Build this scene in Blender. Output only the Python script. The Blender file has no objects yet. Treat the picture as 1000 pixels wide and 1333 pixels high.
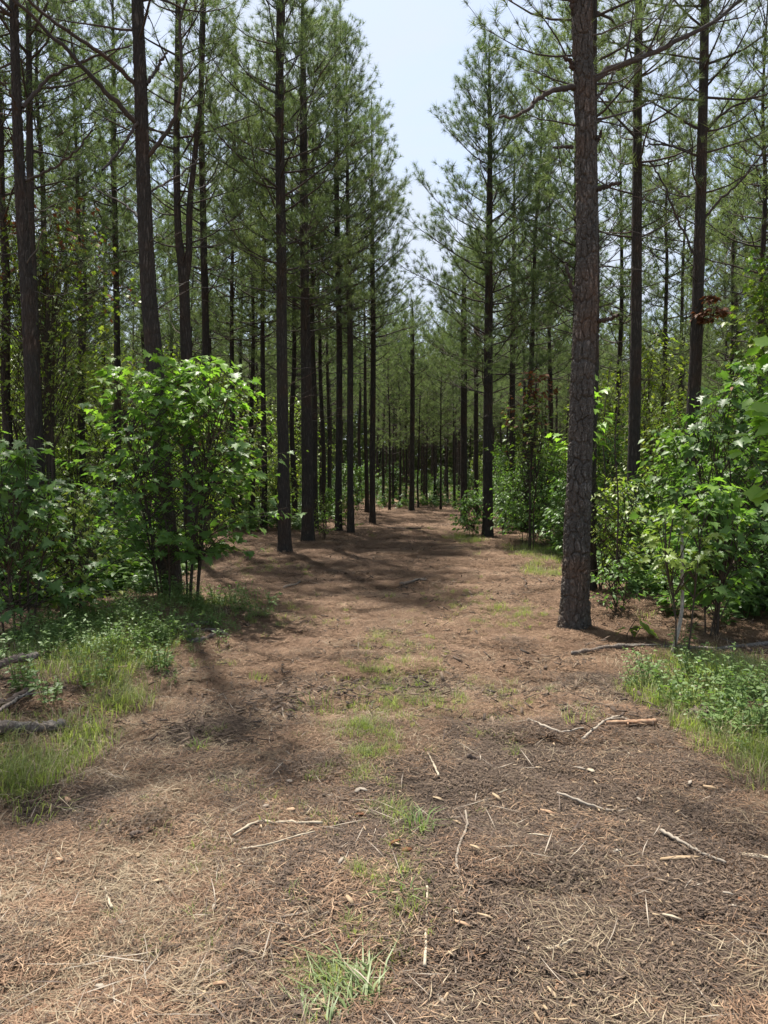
import bpy, math, random
import numpy as np
from mathutils import Vector, Matrix

# ------------------------------------------------------------------ camera, sky, sun, exposure
SC = bpy.context.scene
COL = SC.collection
F = 1000.0            # focal length in photo pixels (photo 1000 x 1333)
PITCH = math.radians(3.35)
CAMH = 1.62
cam_d = bpy.data.cameras.new('camera')
cam = bpy.data.objects.new('camera', cam_d); COL.objects.link(cam)
cam_d.sensor_fit = 'VERTICAL'; cam_d.sensor_height = 24.0; cam_d.lens = 24.0 * F / 1333.0
cam_d.clip_start = 0.05; cam_d.clip_end = 2000
cam.location = (0, 0, CAMH)
cam.rotation_euler = (math.pi/2 - PITCH, 0, 0)
SC.camera = cam

SUN_EL = math.radians(66); SUN_AZ = math.radians(-24)       # azimuth clockwise from +Y
w = bpy.data.worlds.new('World'); SC.world = w; w.use_nodes = True
nt = w.node_tree; N = nt.nodes; L = nt.links
for n in list(N): N.remove(n)
out = N.new('ShaderNodeOutputWorld'); bg = N.new('ShaderNodeBackground')
sky = N.new('ShaderNodeTexSky'); sky.sky_type = 'NISHITA'; sky.sun_disc = False
sky.sun_elevation = SUN_EL; sky.sun_rotation = SUN_AZ; sky.air_density = 1.0; sky.dust_density = 2.0
tc = N.new('ShaderNodeTexCoord'); mp = N.new('ShaderNodeMapping'); mp.inputs['Scale'].default_value = (1.6, 1.6, 3.2)
no = N.new('ShaderNodeTexNoise'); no.inputs['Scale'].default_value = 2.9; no.inputs['Detail'].default_value = 7; no.inputs['Roughness'].default_value = .55
no.inputs['Distortion'].default_value = .35
cr = N.new('ShaderNodeValToRGB'); cr.color_ramp.elements[0].position = .40; cr.color_ramp.elements[1].position = .62
cr.color_ramp.elements[0].color = (.42, .42, .42, 1); cr.color_ramp.elements[1].color = (1, 1, 1, 1)
mx = N.new('ShaderNodeMix'); mx.data_type = 'RGBA'
mx.inputs['B'].default_value = (3.5, 3.9, 4.6, 1)          # thin bright cloud veil
bg.inputs['Strength'].default_value = 0.10
L.new(tc.outputs['Generated'], mp.inputs['Vector']); L.new(mp.outputs[0], no.inputs['Vector'])
L.new(no.outputs['Fac'], cr.inputs['Fac']); L.new(cr.outputs['Color'], mx.inputs['Factor'])
L.new(sky.outputs['Color'], mx.inputs['A']); L.new(mx.outputs['Result'], bg.inputs['Color']); L.new(bg.outputs[0], out.inputs[0])

to_sun = Vector((math.sin(SUN_AZ)*math.cos(SUN_EL), math.cos(SUN_AZ)*math.cos(SUN_EL), math.sin(SUN_EL)))
sd = bpy.data.lights.new('sun', 'SUN'); sd.energy = 5.0; sd.angle = math.radians(1.0); sd.color = (1, .95, .86)
so = bpy.data.objects.new('sun', sd); COL.objects.link(so); so.rotation_euler = to_sun.to_track_quat('Z', 'Y').to_euler(); so.location = to_sun*60
SC.view_settings.view_transform = 'Standard'; SC.view_settings.look = 'None'
SC.view_settings.gamma = 1; SC.view_settings.use_curve_mapping = False
SC.view_settings.exposure = 1.2
SC.cycles.max_bounces = 7; SC.cycles.diffuse_bounces = 4; SC.cycles.glossy_bounces = 2; SC.cycles.transmission_bounces = 4
SC.cycles.transparent_max_bounces = 4; SC.cycles.use_denoising = True

# ------------------------------------------------------------------ helpers: picture <-> place measurements
CP, SP = math.cos(PITCH), math.sin(PITCH)
def ray(px, py):
    u = (px-500)/F; v = (666.5-py)/F
    return np.array([u, CP + v*SP, v*CP - SP])
def R(px, py, d):                       # point seen at (px,py) standing d metres ahead
    r = ray(px, py); t = d/r[1]
    return np.array([r[0]*t, d, CAMH + r[2]*t])
def hash2(ix, iy, seed):
    h = (ix.astype(np.int64)*374761393 + iy.astype(np.int64)*668265263 + seed*1442695041) & 0xffffffff
    h = ((h ^ (h >> 13))*1274126177) & 0xffffffff
    h = (h ^ (h >> 16)) & 0xffffff
    return h/float(0xffffff)
def vn(x, y, s=0):
    x = np.asarray(x, float); y = np.asarray(y, float)
    ix = np.floor(x); iy = np.floor(y); fx = x-ix; fy = y-iy
    fx = fx*fx*(3-2*fx); fy = fy*fy*(3-2*fy)
    a = hash2(ix, iy, s); b = hash2(ix+1, iy, s); c = hash2(ix, iy+1, s); d = hash2(ix+1, iy+1, s)
    return (a*(1-fx)+b*fx)*(1-fy) + (c*(1-fx)+d*fx)*fy
def fbm(x, y, s=0, o=4):
    t = 0; a = .5
    for k in range(o):
        t = t + a*vn(x*2**k+k*7.3, y*2**k-k*3.1, s+k); a *= .5
    return t/(1-.5**o)
def sst(a, b, x):
    t = np.clip((x-a)/(b-a), 0, 1); return t*t*(3-2*t)
def path_c(y):                           # middle of the track
    return 0.05 + 1.15*sst(9, 25, y)
def path_w(y):                           # half width of the track
    return 1.75 - 0.55*sst(13, 25, y)
def ground(x, y):
    x = np.asarray(x, float); y = np.asarray(y, float)
    c = path_c(y); u = (x-c)
    near = 1-sst(14, 40, y)
    h = 0.16*(fbm(x*.12, y*.12, 3, 2)-.5)*sst(2, 12, np.abs(u)) + .10*(fbm(x*.5, y*.5, 5, 3)-.5)
    h = h + near*(.06*(fbm(x*2.3, y*2.3, 11, 3)-.5) + .06*(fbm(x*7, y*7, 17, 4)-.5)+.035*sst(.6, .8, fbm(x*5, y*5, 23, 3)))
    rut = np.exp(-((u-.72)/.36)**2)+np.exp(-((u+.9)/.36)**2)
    h = h - .035*rut
    h = h + .012*near*np.exp(-((u-.72)/.34)**2)*np.sin(y*21+np.sin(x*5)+2*vn(x*2, y*2, 9))*sst(2.5, 4, y)*(1-sst(7, 9, y))
    h = h + .13*sst(0, .7, -(x+1.72+.25*(fbm(y*.9, y*0+3, 44, 2)-.5)))*(1-sst(8, 10, y))    # left bank
    h = h + .10*sst(0, .9, x-1.9)*(1-sst(8, 12, y))
    return h
def G(px, py):                          # ground point seen at (px,py)
    z = 0.0
    for _ in range(4):
        r = ray(px, py); t = (CAMH-z)/(-r[2]); x, y = r[0]*t, r[1]*t
        z = float(ground(x, y))
    return np.array([x, y, z])

class Blob:                              # a patch of ground, given by its middle and reach
    def __init__(s, px, py, rx, ry, a=1.0):
        c = G(px, py); s.x, s.y = c[0], c[1]; s.rx = rx/F*c[1]*1.03
        y0 = G(px, py+ry)[1]; y1 = G(px, max(py-ry, 640))[1]; s.ry = (y1-y0)/2; s.a = a; s.y = (y0+y1)/2
    def __call__(s, x, y):
        q = ((x-s.x)/s.rx)**2 + ((y-s.y)/s.ry)**2
        return s.a*np.exp(-q*1.1)
def field(blobs, x, y):
    t = 0
    for b in blobs: t = np.maximum(t, b(x, y))
    return t

GRASS_THIN = [Blob(520, 845, 40, 25, .9), Blob(505, 1050, 28, 30, .7), Blob(530, 1110, 30, 35, .8), Blob(515, 1185, 35, 30, .8), Blob(490, 1240, 50, 40, .7), Blob(440, 1300, 55, 50, .7), Blob(555, 870, 20, 60, .5), Blob(505, 900, 50, 40, .9), Blob(475, 960, 45, 40, .9), Blob(455, 1010, 36, 28, .6), Blob(480, 1160, 60, 50, .35), Blob(600, 782, 35, 16, .8), Blob(655, 802, 45, 16, 1),
              Blob(340, 800, 75, 18, .6), Blob(270, 858, 45, 14, .7), Blob(640, 930, 90, 20, .28), Blob(520, 860, 50, 22, .6),
              Blob(640, 965, 40, 18, .2), Blob(330, 742, 50, 8, .8), Blob(250, 970, 18, 12, .45), Blob(670, 910, 40, 18, .3), Blob(560, 690, 60, 6, .3), Blob(460, 1290, 60, 40, .5),
              Blob(300, 1150, 200, 120, .08)]
GRASS_THICK = [Blob(715, 722, 45, 16, 1.2), Blob(700, 745, 30, 12, .8), Blob(255, 795, 38, 14, 1.0), Blob(115, 850, 90, 50, 1.1), Blob(10, 1005, 75, 50, 1.3), Blob(70, 965, 70, 30, 1.0), Blob(150, 915, 50, 24, .8), Blob(310, 800, 30, 8, .4),
               Blob(960, 970, 60, 60, 1.2), Blob(880, 900, 65, 28, 1.0), Blob(940, 880, 70, 30, 1), Blob(605, 702, 25, 8, .9)]
WEEDS = [Blob(920, 930, 30, 20, .3), Blob(190, 840, 62, 45, 1.2), Blob(110, 830, 60, 30, .9), Blob(950, 905, 60, 30, .75), Blob(980, 960, 35, 40, .6), Blob(870, 890, 40, 15, .5), Blob(240, 795, 70, 18, .7), Blob(60, 900, 60, 25, .5)]
STRAW = [Blob(130, 1190, 200, 130, 1.0), Blob(300, 1290, 140, 60, .7), Blob(180, 1020, 160, 60, .7), Blob(60, 1270, 160, 70, 1), Blob(500, 1000, 50, 60, .5), Blob(430, 1100, 60, 60, .4), Blob(560, 900, 60, 50, .5)]
DARK = [Blob(640, 1180, 110, 200, 1.2), Blob(820, 1050, 150, 60, .9), Blob(600, 1330, 120, 60, .9), Blob(380, 1220, 70, 60, .4), Blob(760, 1150, 300, 170, 1.1), Blob(930, 1250, 200, 120, 1.0), Blob(650, 1280, 120, 80, .8), Blob(660, 1010, 110, 60, .8), Blob(280, 960, 90, 30, .8), Blob(100, 1060, 70, 40, .6), Blob(620, 850, 60, 16, .9), Blob(780, 900, 80, 30, .5), Blob(320, 1015, 130, 22, .5), Blob(430, 745, 90, 8, .7), Blob(880, 1200, 160, 90, .5)]  # mulch patches; thin far-left band paints in shade cast by the left pines

# ------------------------------------------------------------------ helpers: meshes and objects
class Acc:
    def __init__(s): s.v = []; s.t = []; s.q = []; s.n = 0
    def add(s, v, t=None, q=None):
        v = np.asarray(v, float).reshape(-1, 3)
        if t is not None and len(t): s.t.append(np.asarray(t, np.int64)+s.n)
        if q is not None and len(q): s.q.append(np.asarray(q, np.int64)+s.n)
        s.v.append(v); s.n += len(v)
    def copies(s, tv, tt, M, P):         # template verts, tris, matrices (m,3,3), places (m,3)
        m = len(P)
        if m == 0: return
        V = np.einsum('mij,nj->mni', M, tv) + P[:, None, :]
        T = (tt[None] + (np.arange(m)*len(tv))[:, None, None]).reshape(-1, 3)
        s.add(V.reshape(-1, 3), T)
    def tube(s, pts, rad, sides=6, cap=False):
        pts = np.asarray(pts, float); rad = np.asarray(rad, float); n = len(pts)
        tan = np.gradient(pts, axis=0); tan /= np.linalg.norm(tan, axis=1)[:, None]+1e-9
        ref = np.array([1., 0, 0]) if abs(tan[0][0]) < .8 else np.array([0, 1., 0])
        a = np.cross(tan, ref); a /= np.linalg.norm(a, axis=1)[:, None]+1e-9
        b = np.cross(tan, a)
        th = np.arange(sides)*2*math.pi/sides
        V = pts[:, None]+rad[:, None, None]*(np.cos(th)[None, :, None]*a[:, None]+np.sin(th)[None, :, None]*b[:, None])
        i = np.arange(n-1)[:, None]*sides; j = np.arange(sides)[None]; k = (j+1) % sides
        Q = np.stack([i+j, i+k, i+sides+k, i+sides+j], -1).reshape(-1, 4)
        T = []
        if cap:
            T = [[0, k2+1, k2] for k2 in range(1, sides-1)] + [[(n-1)*sides, (n-1)*sides+k2, (n-1)*sides+k2+1] for k2 in range(1, sides-1)]
        s.add(V.reshape(-1, 3), T, Q)
    def mesh(s, name, mat, smooth=False):
        me = bpy.data.meshes.new(name)
        if not s.v: return me
        V = np.concatenate(s.v); T = np.concatenate(s.t) if s.t else np.zeros((0, 3), int); Q = np.concatenate(s.q) if s.q else np.zeros((0, 4), int)
        me.vertices.add(len(V)); me.vertices.foreach_set('co', V.astype(np.float32).ravel())
        nl = len(T)*3+len(Q)*4; me.loops.add(nl)
        me.loops.foreach_set('vertex_index', np.concatenate([T.ravel(), Q.ravel()]).astype(np.int32))
        me.polygons.add(len(T)+len(Q))
        st = np.concatenate([np.arange(len(T))*3, len(T)*3+np.arange(len(Q))*4]).astype(np.int32)
        me.polygons.foreach_set('loop_start', st)
        if smooth: me.polygons.foreach_set('use_smooth', np.ones(len(T)+len(Q), bool))
        me.update(calc_edges=True)
        if mat: me.materials.append(mat)
        return me
def link(name, me, parent=None, loc=None, **props):
    o = bpy.data.objects.new(name, me); COL.objects.link(o)
    if parent is not None: o.parent = parent
    if loc is not None: o.location = loc
    for k, v in props.items(): o[k] = v
    return o
def root(name, loc, label, cat, group=None, rz=0):
    o = bpy.data.objects.new(name, None); COL.objects.link(o); o.location = loc; o.rotation_euler = (0, 0, rz)
    o.empty_display_size = .1
    o['label'] = label; o['category'] = cat
    if group: o['group'] = group
    return o
def copy_tree(o, loc, rz, s, label=None, group=None):
    r = o.copy(); COL.objects.link(r); r.location = loc; r.rotation_euler = (0, 0, rz); r.scale = (s, s, s)
    if label: r['label'] = label
    if group: r['group'] = group
    for ch in o.children:
        c = ch.copy(); COL.objects.link(c); c.parent = r
    return r
def smoothcurve(pts, n):                 # Catmull-Rom through points
    pts = np.asarray(pts, float); m = len(pts)
    P = np.vstack([2*pts[0]-pts[1], pts, 2*pts[-1]-pts[-2]])
    t = np.linspace(0, m-1-1e-6, n); i = t.astype(int); f = (t-i)[:, None]
    a, b, c, d = P[i], P[i+1], P[i+2], P[i+3]
    return .5*((2*b)+(-a+c)*f+(2*a-5*b+4*c-d)*f*f+(-a+3*b-3*c+d)*f**3)
def frames(dirs, roll, up=None):         # matrices whose z column is dir, rolled
    d = dirs/(np.linalg.norm(dirs, axis=1)[:, None]+1e-9)
    ref = np.where(np.abs(d[:, 2:3]) > .95, np.array([[1., 0, 0]]), np.array([[0, 0, 1.]]))
    a = np.cross(ref, d); a /= np.linalg.norm(a, axis=1)[:, None]+1e-9
    b = np.cross(d, a)
    c, s_ = np.cos(roll)[:, None], np.sin(roll)[:, None]
    return np.stack([a*c+b*s_, -a*s_+b*c, d], -1)

# ------------------------------------------------------------------ materials
def mat(name):
    m = bpy.data.materials.new(name); m.use_nodes = True
    return m, m.node_tree, m.node_tree.nodes['Principled BSDF'], m.node_tree.nodes['Material Output']
def nd(t, typ, **kw):
    n = t.nodes.new(typ)
    for k, v in kw.items():
        if k in n.inputs: n.inputs[k].default_value = v
        else: setattr(n, k, v)
    return n
def ramp(t, fac, stops):
    r = t.nodes.new('ShaderNodeValToRGB'); e = r.color_ramp.elements
    while len(e) < len(stops): e.new(.5)
    for k, (p, c) in enumerate(stops): e[k].position = p; e[k].color = (*c, 1)
    t.links.new(fac, r.inputs['Fac']); return r.outputs['Color']
def leafmat(name, cols, transl=.4, rough=.45, tboost=(1.15, 1.35, .55), spec=.28, noise=(2.5, .35)):
    m, t, p, o = mat(name); K = t.links
    g = nd(t, 'ShaderNodeNewGeometry'); oi = nd(t, 'ShaderNodeObjectInfo'); tc_ = nd(t, 'ShaderNodeTexCoord')
    nz = nd(t, 'ShaderNodeTexNoise', Scale=noise[0], Detail=2.0); K.new(tc_.outputs['Object'], nz.inputs['Vector'])
    a = nd(t, 'ShaderNodeMath', operation='MULTIPLY'); K.new(g.outputs['Random Per Island'], a.inputs[0]); a.inputs[1].default_value = .55
    b = nd(t, 'ShaderNodeMath', operation='MULTIPLY_ADD'); K.new(oi.outputs['Random'], b.inputs[0]); b.inputs[1].default_value = .3; K.new(a.outputs[0], b.inputs[2])
    c = nd(t, 'ShaderNodeMath', operation='MULTIPLY_ADD'); K.new(nz.outputs['Fac'], c.inputs[0]); c.inputs[1].default_value = noise[1]; K.new(b.outputs[0], c.inputs[2])
    n = len(cols); col = ramp(t, c.outputs[0], [(i/(n-1), cc) for i, cc in enumerate(cols)])
    K.new(col, p.inputs['Base Color']); p.inputs['Roughness'].default_value = rough; p.inputs['Specular IOR Level'].default_value = spec
    if transl > 0:
        tr = nd(t, 'ShaderNodeBsdfTranslucent'); mu = nd(t, 'ShaderNodeMix', data_type='RGBA', blend_type='MULTIPLY'); mu.inputs['Factor'].default_value = 1
        K.new(col, mu.inputs['A']); mu.inputs['B'].default_value = (*tboost, 1); K.new(mu.outputs['Result'], tr.inputs['Color'])
        ms = nd(t, 'ShaderNodeMixShader'); ms.inputs[0].default_value = transl
        K.new(p.outputs[0], ms.inputs[1]); K.new(tr.outputs[0], ms.inputs[2]); K.new(ms.outputs[0], o.inputs['Surface'])
    return m
def barkmat(name, c0, c1, c2, sc=16, bump=.9, zs=.28):
    m, t, p, o = mat(name); K = t.links
    tc_ = nd(t, 'ShaderNodeTexCoord'); mp_ = nd(t, 'ShaderNodeMapping'); mp_.inputs['Scale'].default_value = (1, 1, zs); K.new(tc_.outputs['Object'], mp_.inputs['Vector'])
    wz = nd(t, 'ShaderNodeTexNoise', Scale=sc*.6, Detail=4.0)
    K.new(mp_.outputs[0], wz.inputs['Vector'])
    ad = nd(t, 'ShaderNodeMix', data_type='RGBA', blend_type='ADD'); ad.inputs['Factor'].default_value = .11; K.new(mp_.outputs[0], ad.inputs['A']); K.new(wz.outputs['Color'], ad.inputs['B'])
    vo = nd(t, 'ShaderNodeTexVoronoi', feature='DISTANCE_TO_EDGE', Scale=float(sc)); K.new(ad.outputs['Result'], vo.inputs['Vector'])
    v2 = nd(t, 'ShaderNodeTexVoronoi', Scale=float(sc)); K.new(ad.outputs['Result'], v2.inputs['Vector'])
    fine = nd(t, 'ShaderNodeTexNoise', Scale=sc*7.0, Detail=5.0, Roughness=.65); K.new(mp_.outputs[0], fine.inputs['Vector'])
    big = nd(t, 'ShaderNodeTexNoise', Scale=2.2, Detail=3.0); K.new(tc_.outputs['Object'], big.inputs['Vector'])
    pl = nd(t, 'ShaderNodeMath', operation='MULTIPLY'); K.new(vo.outputs['Distance'], pl.inputs[0]); pl.inputs[1].default_value = 3.2; pl.use_clamp = True
    f1 = nd(t, 'ShaderNodeMath', operation='MULTIPLY_ADD'); K.new(v2.outputs['Color'], f1.inputs[0]); f1.inputs[1].default_value = .35; 
    f0 = nd(t, 'ShaderNodeMath', operation='MULTIPLY_ADD'); K.new(fine.outputs['Fac'], f0.inputs[0]); f0.inputs[1].default_value = .9; f0.inputs[2].default_value = -.32
    K.new(f0.outputs[0], f1.inputs[2])
    f2 = nd(t, 'ShaderNodeMath', operation='MULTIPLY'); K.new(f1.outputs[0], f2.inputs[0]); K.new(pl.outputs[0], f2.inputs[1])
    col = ramp(t, f2.outputs[0], [(-0.0, tuple(.5*(a_+b_) for a_, b_ in zip(c0, c1))), (.3, c1), (.75, c2)])
    hu = nd(t, 'ShaderNodeMix', data_type='RGBA', blend_type='MULTIPLY'); hu.inputs['Factor'].default_value = .8
    tint = ramp(t, big.outputs['Fac'], [(.32, (1.3, 1.0, .84)), (.5, (1, 1, 1)), (.68, (.72, .8, .84))])
    K.new(col, hu.inputs['A']); K.new(tint, hu.inputs['B']); K.new(hu.outputs['Result'], p.inputs['Base Color'])
    hgt = nd(t, 'ShaderNodeMath', operation='MULTIPLY_ADD'); K.new(fine.outputs['Fac'], hgt.inputs[0]); hgt.inputs[1].default_value = .35; K.new(pl.outputs[0], hgt.inputs[2])
    bp = nd(t, 'ShaderNodeBump', Strength=bump, Distance=.012); K.new(hgt.outputs[0], bp.inputs['Height']); K.new(bp.outputs[0], p.inputs['Normal'])
    p.inputs['Roughness'].default_value = .9; p.inputs['Specular IOR Level'].default_value = .2
    return m
M = {}
M['bark'] = barkmat('pine_bark', (.015, .012, .010), (.056, .047, .039), (.155, .135, .115), sc=26, bump=1.0, zs=.2)
M['bark_big'] = barkmat('plated_pine_bark', (.030, .025, .021), (.125, .108, .092), (.30, .27, .24), sc=30, bump=1.0, zs=.25)
M['limb'] = barkmat('limb_bark', (.03, .025, .022), (.075, .062, .054), (.15, .13, .115), sc=45, bump=.4)
M['deadlimb'] = barkmat('dead_limb_bark', (.05, .045, .04), (.13, .115, .10), (.26, .235, .21), sc=45, bump=.4)
M['twig'] = barkmat('sapling_bark', (.03, .024, .018), (.07, .056, .042), (.13, .11, .09), sc=60, bump=.3)
M['palebark'] = barkmat('sunlit_peeling_bark', (.12, .10, .085), (.42, .39, .34), (.68, .66, .60), sc=30, bump=.5)  # pale peeling bark, with sunlight on the stem put into the tone
M['greylog'] = barkmat('weathered_log', (.05, .045, .04), (.17, .15, .13), (.36, .33, .29), sc=26, bump=.7, zs=.6)
M['needles'] = leafmat('pine_needles', [(.058, .084, .044), (.086, .120, .056), (.120, .158, .068), (.168, .190, .080)], transl=.45, rough=.5, tboost=(1.15, 1.3, .8), noise=(.9, .5))
M['needles_far'] = leafmat('pine_needles_far', [(.064, .090, .050), (.094, .128, .062), (.128, .166, .074), (.17, .195, .086)], transl=.5, rough=.55, tboost=(1.15, 1.3, .8), noise=(.6, .5))  # lighter than the near needles, so haze is put into far crowns
M['leaf'] = leafmat('lobed_leaf', [(.062, .12, .038), (.10, .18, .05), (.14, .235, .058), (.20, .29, .066)], transl=.5, rough=.45, noise=(1.2, .3))
M['youngleaf'] = leafmat('young_lobed_leaf', [(.14, .25, .05), (.20, .33, .06), (.28, .38, .075)], transl=.5, rough=.4)  # lighter young leaves; also stands for sun on the sapling tops
M['leafdark'] = leafmat('dark_leaf', [(.050, .096, .034), (.078, .142, .044), (.11, .185, .05), (.15, .225, .055)], transl=.4, rough=.42, noise=(1.2, .3))
M['leafyellow'] = leafmat('yellow_green_leaf', [(.09, .145, .03), (.15, .215, .042), (.22, .28, .055), (.30, .30, .07)], transl=.45, rough=.42)
M['leafbrown'] = leafmat('dead_brown_leaf', [(.075, .035, .018), (.14, .06, .028), (.20, .085, .035)], transl=.25, rough=.7, tboost=(1.3, 1, .7))
M['grass'] = leafmat('grass_blades', [(.11, .145, .050), (.18, .22, .072), (.27, .30, .11), (.40, .38, .19)], transl=.45, rough=.45, noise=(1, .25))
M['sedge'] = leafmat('blue_green_sedge', [(.10, .145, .055), (.17, .225, .085), (.28, .32, .15)], transl=.35, rough=.45)
M['weed'] = leafmat('weed_leaves', [(.085, .145, .05), (.13, .20, .065), (.19, .26, .09)], transl=.4, rough=.45)
M['straw'] = leafmat('dry_straw', [(.09, .066, .042), (.17, .128, .082), (.27, .21, .135), (.42, .345, .235)], transl=.15, rough=.7, tboost=(1, 1, 1))
M['litter'] = leafmat('needle_litter', [(.04, .024, .015), (.10, .056, .033), (.20, .118, .070), (.37, .255, .16)], transl=.05, rough=.75, tboost=(1, 1, 1))
M['mulch'] = leafmat('dark_mulch', [(.018, .013, .010), (.040, .027, .019), (.075, .050, .035), (.19, .135, .09)], transl=0, rough=.8)
M['chip'] = leafmat('wood_chip', [(.13, .085, .05), (.25, .175, .105), (.40, .31, .20)], transl=0, rough=.7)
M['redwood'] = leafmat('raw_orange_wood', [(.08, .045, .03), (.26, .13, .065), (.20, .11, .065), (.36, .24, .15)], transl=0, rough=.85, noise=(30, .9))
M['stick'] = leafmat('grey_stick', [(.07, .055, .042), (.17, .14, .11), (.34, .29, .23)], transl=0, rough=.8, noise=(14, .5))
M['palestick'] = leafmat('pale_stick', [(.19, .15, .105), (.30, .25, .18), (.42, .36, .27)], transl=0, rough=.75, noise=(14, .4))
M['darkstick'] = leafmat('dark_stick', [(.03, .024, .02), (.07, .05, .04), (.12, .09, .07)], transl=0, rough=.85, noise=(14, .4))

def groundmat():
    m, t, p, o = mat('forest_soil'); K = t.links
    tc_ = nd(t, 'ShaderNodeTexCoord'); V = tc_.outputs['Object']
    n1 = nd(t, 'ShaderNodeTexNoise', Scale=1.4, Detail=6.0, Roughness=.6); K.new(V, n1.inputs['Vector'])
    n2 = nd(t, 'ShaderNodeTexNoise', Scale=38.0, Detail=6.0, Roughness=.7); K.new(V, n2.inputs['Vector'])
    n3 = nd(t, 'ShaderNodeTexNoise', Scale=210.0, Detail=3.0, Roughness=.7); K.new(V, n3.inputs['Vector'])
    s = nd(t, 'ShaderNodeMath', operation='MULTIPLY_ADD'); K.new(n2.outputs['Fac'], s.inputs[0]); s.inputs[1].default_value = .55
    s0 = nd(t, 'ShaderNodeMath', operation='MULTIPLY'); K.new(n3.outputs['Fac'], s0.inputs[0]); s0.inputs[1].default_value = .5; K.new(s0.outputs[0], s.inputs[2])
    litter = ramp(t, s.outputs[0], [(.3, (.040, .025, .017)), (.46, (.12, .073, .046)), (.62, (.24, .16, .105)), (.78, (.42, .32, .22))])
    dark = ramp(t, s.outputs[0], [(.3, (.016, .011, .008)), (.5, (.045, .029, .020)), (.66, (.085, .056, .038)), (.82, (.19, .135, .09))])
    straw = ramp(t, s.outputs[0], [(.3, (.06, .04, .024)), (.5, (.19, .135, .08)), (.66, (.34, .26, .16)), (.8, (.46, .37, .24))])
    green = ramp(t, s.outputs[0], [(.3, (.03, .035, .014)), (.55, (.09, .105, .035)), (.8, (.20, .22, .08))])
    at = nd(t, 'ShaderNodeAttribute', attribute_name='zone')
    sx = nd(t, 'ShaderNodeSeparateColor'); K.new(at.outputs['Color'], sx.inputs[0])
    def breakup(f):
        a = nd(t, 'ShaderNodeMath', operation='MULTIPLY_ADD'); K.new(n1.outputs['Fac'], a.inputs[0]); a.inputs[1].default_value = 1.2; a.inputs[2].default_value = -.6
        b = nd(t, 'ShaderNodeMath', operation='ADD'); b.use_clamp = True; K.new(a.outputs[0], b.inputs[0]); K.new(f, b.inputs[1])
        c = nd(t, 'ShaderNodeMath', operation='MULTIPLY'); c.use_clamp = True; K.new(b.outputs[0], c.inputs[0]); K.new(f, c.inputs[1]); 
        d = nd(t, 'ShaderNodeMath', operation='MULTIPLY'); d.use_clamp = True; K.new(c.outputs[0], d.inputs[0]); d.inputs[1].default_value = 1.6
        return d.outputs[0]
    col = litter
    for ch, c2 in (('Red', dark), ('Green', straw), ('Blue', green)):
        mm = nd(t, 'ShaderNodeMix', data_type='RGBA'); K.new(breakup(sx.outputs[ch]), mm.inputs['Factor']); K.new(col, mm.inputs['A']); K.new(c2, mm.inputs['B']); col = mm.outputs['Result']
    K.new(col, p.inputs['Base Color']); p.inputs['Roughness'].default_value = .95; p.inputs['Specular IOR Level'].default_value = .1
    bp = nd(t, 'ShaderNodeBump', Strength=.9, Distance=.02); K.new(s.outputs[0], bp.inputs['Height']); K.new(bp.outputs[0], p.inputs['Normal'])
    return m
M['ground'] = groundmat()

# ------------------------------------------------------------------ ground sheet (fine near the track, coarse towards the horizon)
def build_ground():
    a = np.linspace(-1, 1, 401); xs = 2.6*a + 3.0*np.sign(a)*np.abs(a)**5 + 250*np.sign(a)*np.abs(a)**17
    b = np.linspace(0, 1, 480); ys = -3 + 10*b + 9*b**3 + 24*b**8 + 300*b**22
    ys = np.concatenate([np.linspace(-60, -4, 10), ys])
    X, Y = np.meshgrid(xs, ys); Z = ground(X, Y)
    A = Acc(); nx = len(xs); ny = len(ys)
    i = np.arange(ny-1)[:, None]*nx+np.arange(nx-1)[None]
    Q = np.stack([i, i+1, i+nx+1, i+nx], -1).reshape(-1, 4)
    A.add(np.stack([X, Y, Z], -1).reshape(-1, 3), None, Q)
    me = A.mesh('ground', M['ground'], smooth=True)
    ca = me.color_attributes.new('zone', 'FLOAT_COLOR', 'POINT')
    x = X.ravel(); y = Y.ravel()
    c = np.zeros((len(x), 4), np.float32); c[:, 3] = 1
    c[:, 0] = np.clip(field(DARK, x, y)+.7*sst(.5, .62, fbm(x*1.6, y*1.6, 97, 4)), 0, 1)
    c[:, 1] = np.clip(field(STRAW, x, y)+.5*sst(.5, .6, fbm(x*1.2, y*1.2, 99, 4)), 0, 1)
    c[:, 2] = np.clip(np.maximum(field(GRASS_THICK, x, y), .75*field(GRASS_THIN, x, y)), 0, 1)
    ca.data.foreach_set('color', c.ravel())
    link('ground', me, kind='structure')
build_ground()

# ------------------------------------------------------------------ templates
rng = np.random.default_rng(5)
def tuft_template(n, ln, wd, seed, stem=.10, spread=(25, 75)):
    r = np.random.default_rng(seed); V = []; T = []
    for k in range(n):
        th = r.uniform(0, 2*math.pi); ph = math.radians(r.uniform(*spread)); s = r.uniform(0, stem)
        d = np.array([math.sin(ph)*math.cos(th), math.sin(ph)*math.sin(th), math.cos(ph)])
        side = np.cross(d, r.normal(size=3)); side /= np.linalg.norm(side)
        b = np.array([0, 0, s]); l_ = ln*r.uniform(.7, 1.1)
        V += [b-side*wd/2, b+side*wd/2, b+d*l_]; T.append([3*k, 3*k+1, 3*k+2])
    return np.array(V), np.array(T)
TUFT_NEAR = [tuft_template(60, .15, .0040, s, stem=.09, spread=(8, 88)) for s in range(3)]
TUFT_MID = [tuft_template(44, .155, .0064, s, stem=.09, spread=(8, 88)) for s in range(3)]
TUFT_FAR = [tuft_template(24, .175, .0115, s, stem=.10, spread=(8, 88)) for s in range(3)]

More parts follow.
